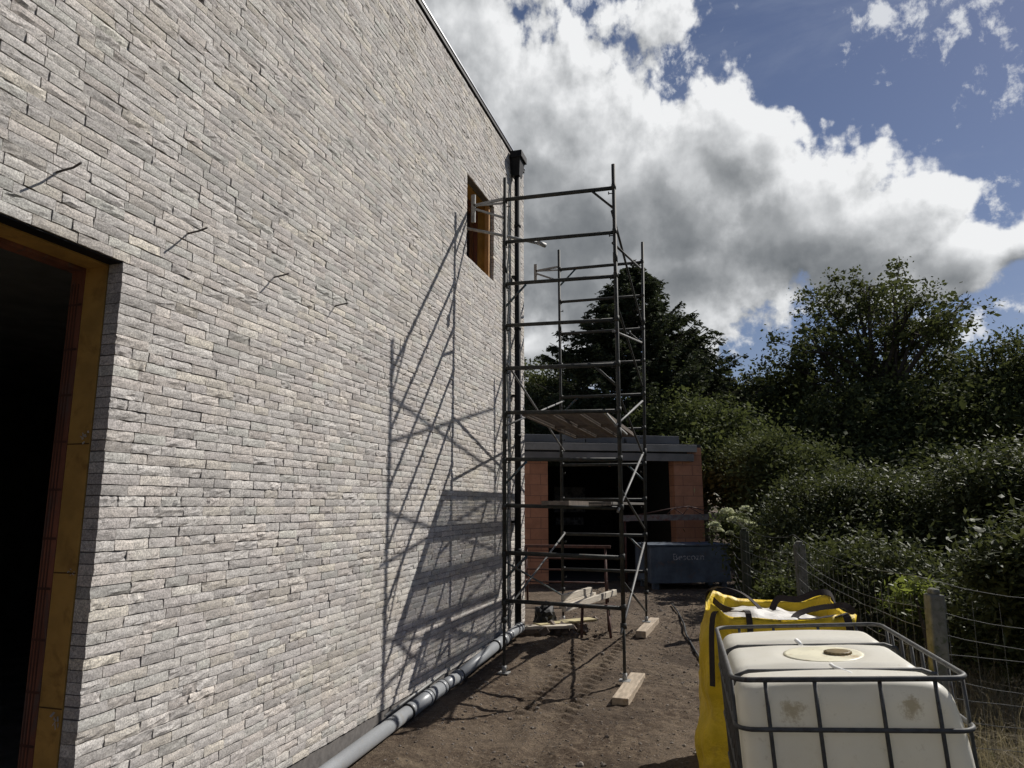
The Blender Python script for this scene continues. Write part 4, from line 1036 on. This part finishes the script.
# tall open-crowned tree
def open_tree():
    y = 27.0; base = gb(882, y); B_ = Vector(base)
    t = thing('oak_tree', 'tall open-crowned tree whose airy top stands highest above the hedge', 'tree', base)
    mb = MB(); fork = py(884, 455, y)
    mb.tube([(0, 0, -.2), (fork-B_)*.5+Vector((.1, 0, 0)), fork-B_], [.42, .34, .28], 12, caps=False)
    cen = []
    tips = [(815, 325), (800, 360), (835, 300), (850, 285), (880, 278), (905, 290), (925, 300), (945, 325), (958, 312), (935, 355), (955, 365), (865, 320), (895, 330), (915, 345), (845, 345), (820, 385), (870, 370), (900, 385), (790, 372), (965, 345), (850, 395), (930, 395), (880, 345), (840, 320), (865, 295), (900, 310), (925, 325), (885, 400), (955, 395), (810, 345)]
    for (u, v) in tips:
        e = py(u*.95+34, v+8, y+random.uniform(-2.4, 2.4)); a_ = fork.lerp(Vector((fork.x, fork.y, fork.z+2.5)), random.random())
        pts = branch_tube(mb, a_-B_, e-B_, .11, .035, .14, 6, 6)
        for j in range(7):
            s0 = pts[random.randint(3, 6)]; d = Vector((random.gauss(0, .52), random.gauss(0, .75), random.gauss(-.05, .42)))
            e2 = (e-B_).lerp(s0, random.random()*.5)+d; q = branch_tube(mb, s0, e2, .03, .012, .12, 4, 3)
            for k in range(3):
                e3 = e2+Vector((random.gauss(0, .26), random.gauss(0, .3), random.gauss(0, .24)))
                branch_tube(mb, q[2], e3, .011, .005, .1, 3, 2); cen.append(tuple(e3+B_))
    mb.build('trunk', bark, t)
    cen = np.array(cen); k = len(cen); idx = np.repeat(np.arange(k), RNG.poisson(38, k))
    P_ = cen[idx]+RNG.normal(0, .165, (len(idx), 3))
    V, Fq = leafquads(P_, .12, .65, .3); var = np.clip(.5*RNG.random(k)[idx]+.5*RNG.random(len(idx)), 0, 1)
    npmesh('crown', V-np.array(B_), Fq, LM_dec, t, var)
open_tree()

# conifer with upswept tufted branches
def conifer(name, label, u0, vtop, y, halfw, vbase, seed, tilt=0, nb=240, leaf=.15):
    rr = random.Random(seed); base = gb(u0, y); B_ = Vector(base); top = py(u0, vtop, y); low = py(u0, vbase, y).z-.0
    t = thing(name, label, 'tree', base); Hh = top.z-B_.z
    mb = MB(); mb.tube([(0, 0, -.2), (0, 0, Hh*.6), (0, 0, Hh)], [.3, .16, .02], 10, caps=False)
    P_ = []; D_ = []
    Z = (-base[0]*sp+base[1]*cp); R_ = halfw*Z/F; lo = max(.6, low-B_.z-2)
    for i in range(nb):
        f = (i+.5)/nb; f = 1-(1-f)**1.0; z = lo+(Hh-lo)*f
        L = R_*(1-f)**.85*(.62+.55*rr.random())+.12; a = rr.random()*2*math.pi
        d = Vector((math.cos(a), math.sin(a), 0)); s0 = Vector((0, 0, z)); e = s0+d*L+Vector((0, 0, L*.28+rr.gauss(0, .12)))
        m_ = s0.lerp(e, .5)-Vector((0, 0, L*.14)); pts = []
        for j in range(7):
            s = j/6; pts.append(s0*(1-s)**2+m_*2*s*(1-s)+e*s*s)
        mb.tube(pts, [.035*(1-j/7)+.006 for j in range(7)], 4, caps=False)
        nsub = int(6+L*9)
        for q in range(nsub):
            s = .22+.78*rr.random()**.8; c = s0*(1-s)**2+m_*2*s*(1-s)+e*s*s
            sd = Vector((-d.y, d.x, 0))*rr.choice((-1, 1)); tl = .62*(1.15-s)*(.4+.6*min(1, L/2))+.16
            dr_ = (sd*.8+d*.9+Vector((0, 0, rr.uniform(-.35, .35)))).normalized()
            for k in range(11):
                x = rr.random(); p = c+dr_*tl*x+Vector((rr.gauss(0, .035), rr.gauss(0, .035), -.05*x-abs(rr.gauss(0, .05))))
                P_.append(tuple(p)); D_.append(tuple(dr_+Vector((rr.gauss(0, .4), rr.gauss(0, .4), -.3))))
    mb.build('trunk', bark, t)
    P_ = np.array(P_); D_ = np.array(D_); V, Fq = leafquads(P_, leaf, .38, .2, .25, D_)
    npmesh('crown', V, Fq, LM_con, t, RNG.random(len(P_)))
conifer('conifer_tree', 'tall dark conifer rising behind the garage, framed by the scaffold', 640, 268, 27, 150, 440, 3, nb=520)
conifer('conifer_tree', 'small dark conifer peak to the right of the tallest conifer', 702, 345, 28, 80, 440, 5, nb=240)
conifer('conifer_tree', 'low dark conifer just left of the tallest conifer', 575, 355, 30, 48, 440, 8, nb=130)

G = 'trees and bushes beyond the fence'
lobe_tree('broadleaf_tree', 'green tree glimpsed between the brick wall corner and the scaffold posts', 'tree', gb(535, 31), [lb(530, 400, 31, 32, 34), lb(556, 392, 30, 26, 28), lb(505, 400, 32, 30, 30), lb(540, 430, 30, 45, 30)], 330, 60, .32, .15, LM_dec, .2, G)
lobe_tree('broadleaf_tree', 'round dark tree between the tall conifer and the tall airy tree', 'tree', gb(760, 29), [lb(770, 400, 29, 46, 30), lb(735, 415, 28, 36, 30), lb(800, 410, 29, 38, 32), lb(765, 445, 28, 70, 38), lb(715, 425, 30, 25, 25)], 620, 60, .34, .14, LM_dk, .25, G)
lobe_tree('broadleaf_tree', 'dark wide tree at the far right edge behind the hedge', 'tree', gb(990, 27), [lb(1000, 385, 27, 45, 38), lb(965, 395, 26, 40, 36), lb(1045, 370, 27, 60, 42), lb(1000, 430, 26, 80, 40), lb(1100, 390, 28, 70, 50)], 760, 58, .34, .13, LM_dec, .25, G)
lobe_tree('broadleaf_tree', 'dark dense tree filling the space below the tall airy crown', 'tree', gb(880, 25), [lb(870, 430, 25, 62, 42), lb(920, 425, 25, 50, 42), lb(825, 435, 24, 42, 36), lb(880, 475, 24, 100, 40)], 760, 60, .34, .13, LM_dk, .25, G)
lobe_tree('leafy_bush', 'light green bush rising right behind the garage roof corner', 'bush', gb(690, 22), [lb(690, 425, 22, 40, 30), lb(650, 430, 23, 35, 24), lb(730, 440, 22, 42, 32), lb(700, 475, 21, 55, 40), lb(745, 470, 21, 40, 36)], 640, 52, .28, .105, LM_lt, .1, G)
lobe_tree('leafy_bush', 'loose mid green bush left of centre in the hedge behind the fence', 'bush', gb(775, 18), [lb(780, 465, 18, 44, 32), lb(745, 470, 19.5, 32, 28), lb(812, 480, 17, 30, 30), lb(785, 510, 17.5, 42, 34), lb(745, 495, 20, 24, 30)], 700, 50, .22, .085, LM_dec, .1, G)
lobe_tree('laurel_bush', 'glossy laurel bush in the middle of the hedge behind the fence', 'bush', gb(870, 13.5), [lb(830, 505, 13.5, 58, 30), lb(880, 500, 13.5, 60, 32), lb(925, 510, 13, 50, 36), lb(800, 535, 13.5, 52, 34), lb(870, 545, 13, 90, 44), lb(940, 550, 12.5, 50, 50)], 1250, 50, .16, .066, LM_lau, .1, G, .45, up=.8)
lobe_tree('laurel_bush', 'glossy laurel bush along the upper right of the hedge', 'bush', gb(985, 12), [lb(985, 490, 12, 60, 30), lb(1030, 480, 12, 60, 36), lb(1000, 530, 12, 70, 40), lb(1080, 500, 12, 70, 50), lb(1020, 580, 11.5, 80, 60)], 1050, 50, .16, .066, LM_lau, .1, G, .45, up=.8)
lobe_tree('laurel_bush', 'near laurel bush with large sunlit leaves at the right edge', 'bush', gb(1035, 8.2), [lb(1035, 560, 8.2, 55, 28), lb(1000, 572, 8.1, 34, 22), lb(1070, 545, 8.4, 60, 34), lb(1040, 620, 8.2, 60, 60), lb(1100, 600, 8.3, 60, 70)], 560, 46, .13, .072, LM_lau, .06, G, .42, up=1.0)
lobe_tree('laurel_bush', 'dark shaded laurel right behind the sagging wires', 'bush', gb(880, 10.2), [lb(860, 580, 10.6, 50, 40), lb(910, 590, 10, 50, 46), lb(820, 575, 11.5, 45, 34), lb(960, 610, 9.2, 50, 50), lb(990, 650, 8.8, 50, 60)], 640, 40, .17, .062, LM_lau, .08, G, .45, up=.5)
# white flowering shrub at the end of the fence
fl = lobe_tree('flowering_shrub', 'shrub with creamy white flower heads beside the blue steel box', 'shrub', gb(750, 15.0), [lb(730, 528, 15.2, 16, 13), lb(746, 545, 15.0, 16, 22), lb(752, 566, 14.8, 14, 22), lb(756, 588, 14.6, 12, 18)], 260, 34, .11, .07, LM_lt, .04, None, .5, up=.5)
FLM = leafmat('cream petals', (.50, .53, .36), (.70, .70, .54), .7, .35, .2)
fb = Vector(fl.location)
for (u, v, r) in ((727, 511, 7), (746, 508, 6), (735, 519, 7), (715, 524, 6), (743, 522, 6), (752, 524, 5), (718, 529, 5), (756, 545, 5), (753, 561, 5), (730, 532, 4), (748, 536, 5), (757, 572, 4)):
    c = py(u, v+2, 14.6); s = r*15/F*.95; k = 170; d = RNG.normal(0, 1, (k, 3)); d /= np.linalg.norm(d, axis=1)[:, None]
    d[:, 2] = np.abs(d[:, 2])*.7; P_ = np.array(c)+d*s*(.7+.3*RNG.random((k, 1))); V, Fq = leafquads(P_, .05, .8, .6)
    npmesh('flower_head', V-np.array(fb), Fq, FLM, fl, RNG.random(k))
lobe_tree('small_shrub', 'small light green shrub at the foot of the second fence post', 'shrub', gb(783, 10.4), [lb(783, 588, 10.4, 14, 12), lb(775, 600, 10.2, 14, 14)], 60, 40, .07, .05, LM_lt, .02, None, .5)
lobe_tree('small_shrub', 'yellow green sunlit shrub seen through the fence left of the nearest post', 'shrub', gb(912, 8.6), [lb(915, 592, 8.9, 16, 14), lb(905, 604, 8.8, 18, 12)], 46, 30, .08, .06, leafmat('yellow green leaf', (.11, .14, .03), (.22, .25, .06), .5, .45), .02, None, .35)
# far wood: one mass behind everything
def far_wood():
    cs = []
    for i in range(900):
        u = random.uniform(-500, 1600); y = random.uniform(38, 52); z = random.random()**.7*(6+2.2*math.sin(u*.011)+1.2*math.sin(u*.037+1))
        c = py(u, 500, y); cs.append((c.x, c.y, z+random.uniform(0, .5)))
    cs = np.array(cs); idx = np.repeat(np.arange(len(cs)), 55); P_ = cs[idx]+RNG.normal(0, .7, (len(idx), 3))
    V, Fq = leafquads(P_, .42, .7, .3); o = npmesh('far_wood', V, Fq, LM_dk, None, RNG.random(len(idx)))
    tag(o, 'continuous dark wood closing the horizon behind the separate trees', 'wood', kind='stuff')
far_wood()

# ------------------------------------------------------------------ grasses
def grass(name, label, cat, pts, h, wd, c1, c2, lean=.5):
    k = len(pts); x = pts[:, 0]; y = pts[:, 1]; z = gfun(x, y)-.01
    a = RNG.random(k)*2*np.pi; hh = h*np.exp(RNG.normal(0, .35, k)); ln = np.abs(RNG.normal(0, lean, k)); b = RNG.random(k)*2*np.pi
    dx = np.cos(b)*ln*hh; dy = np.sin(b)*ln*hh; wx = np.cos(a)*wd; wy = np.sin(a)*wd
    p0 = np.stack([x-wx, y-wy, z], -1); p1 = np.stack([x+wx, y+wy, z], -1)
    p2 = np.stack([x+wx*.7+dx*.3, y+wy*.7+dy*.3, z+hh*.6], -1); p3 = np.stack([x-wx*.7+dx*.3, y-wy*.7+dy*.3, z+hh*.6], -1)
    p4 = np.stack([x+dx+wx*.1, y+dy+wy*.1, z+hh*(1-.3*np.minimum(ln, 1))], -1); p5 = np.stack([x+dx-wx*.1, y+dy-wy*.1, z+hh*(1-.3*np.minimum(ln, 1))], -1)
    V = np.stack([p0, p1, p2, p3, p4, p5], 1).reshape(-1, 3); i = np.arange(k)*6
    Fq = np.concatenate([np.stack([i, i+1, i+2, i+3], -1), np.stack([i+3, i+2, i+4, i+5], -1)])
    v = RNG.random(k); o = npmesh(name, V, Fq, leafmat(name+' blade', c1, c2, .7, .3, .2), None, np.concatenate([v, v]))
    tag(o, label, cat, kind='stuff')
k = 14000; pts = np.stack([RNG.normal(1.75, .55, k), RNG.uniform(3.2, 9.5, k)], -1); pts = pts[pts[:, 0] > 1.12]
grass('dry_grass', 'long dry straw-coloured grass growing along the fence at lower right', 'grass', pts, .30, .0028, (.13, .105, .07), (.34, .29, .20), .95)
k = 9000; pts = np.stack([RNG.uniform(.9, 6, k), RNG.uniform(3, 17, k)], -1)
grass('green_grass', 'patchy green grass and weeds under the hedge', 'grass', pts, .2, .004, (.03, .045, .015), (.09, .11, .035), .5)
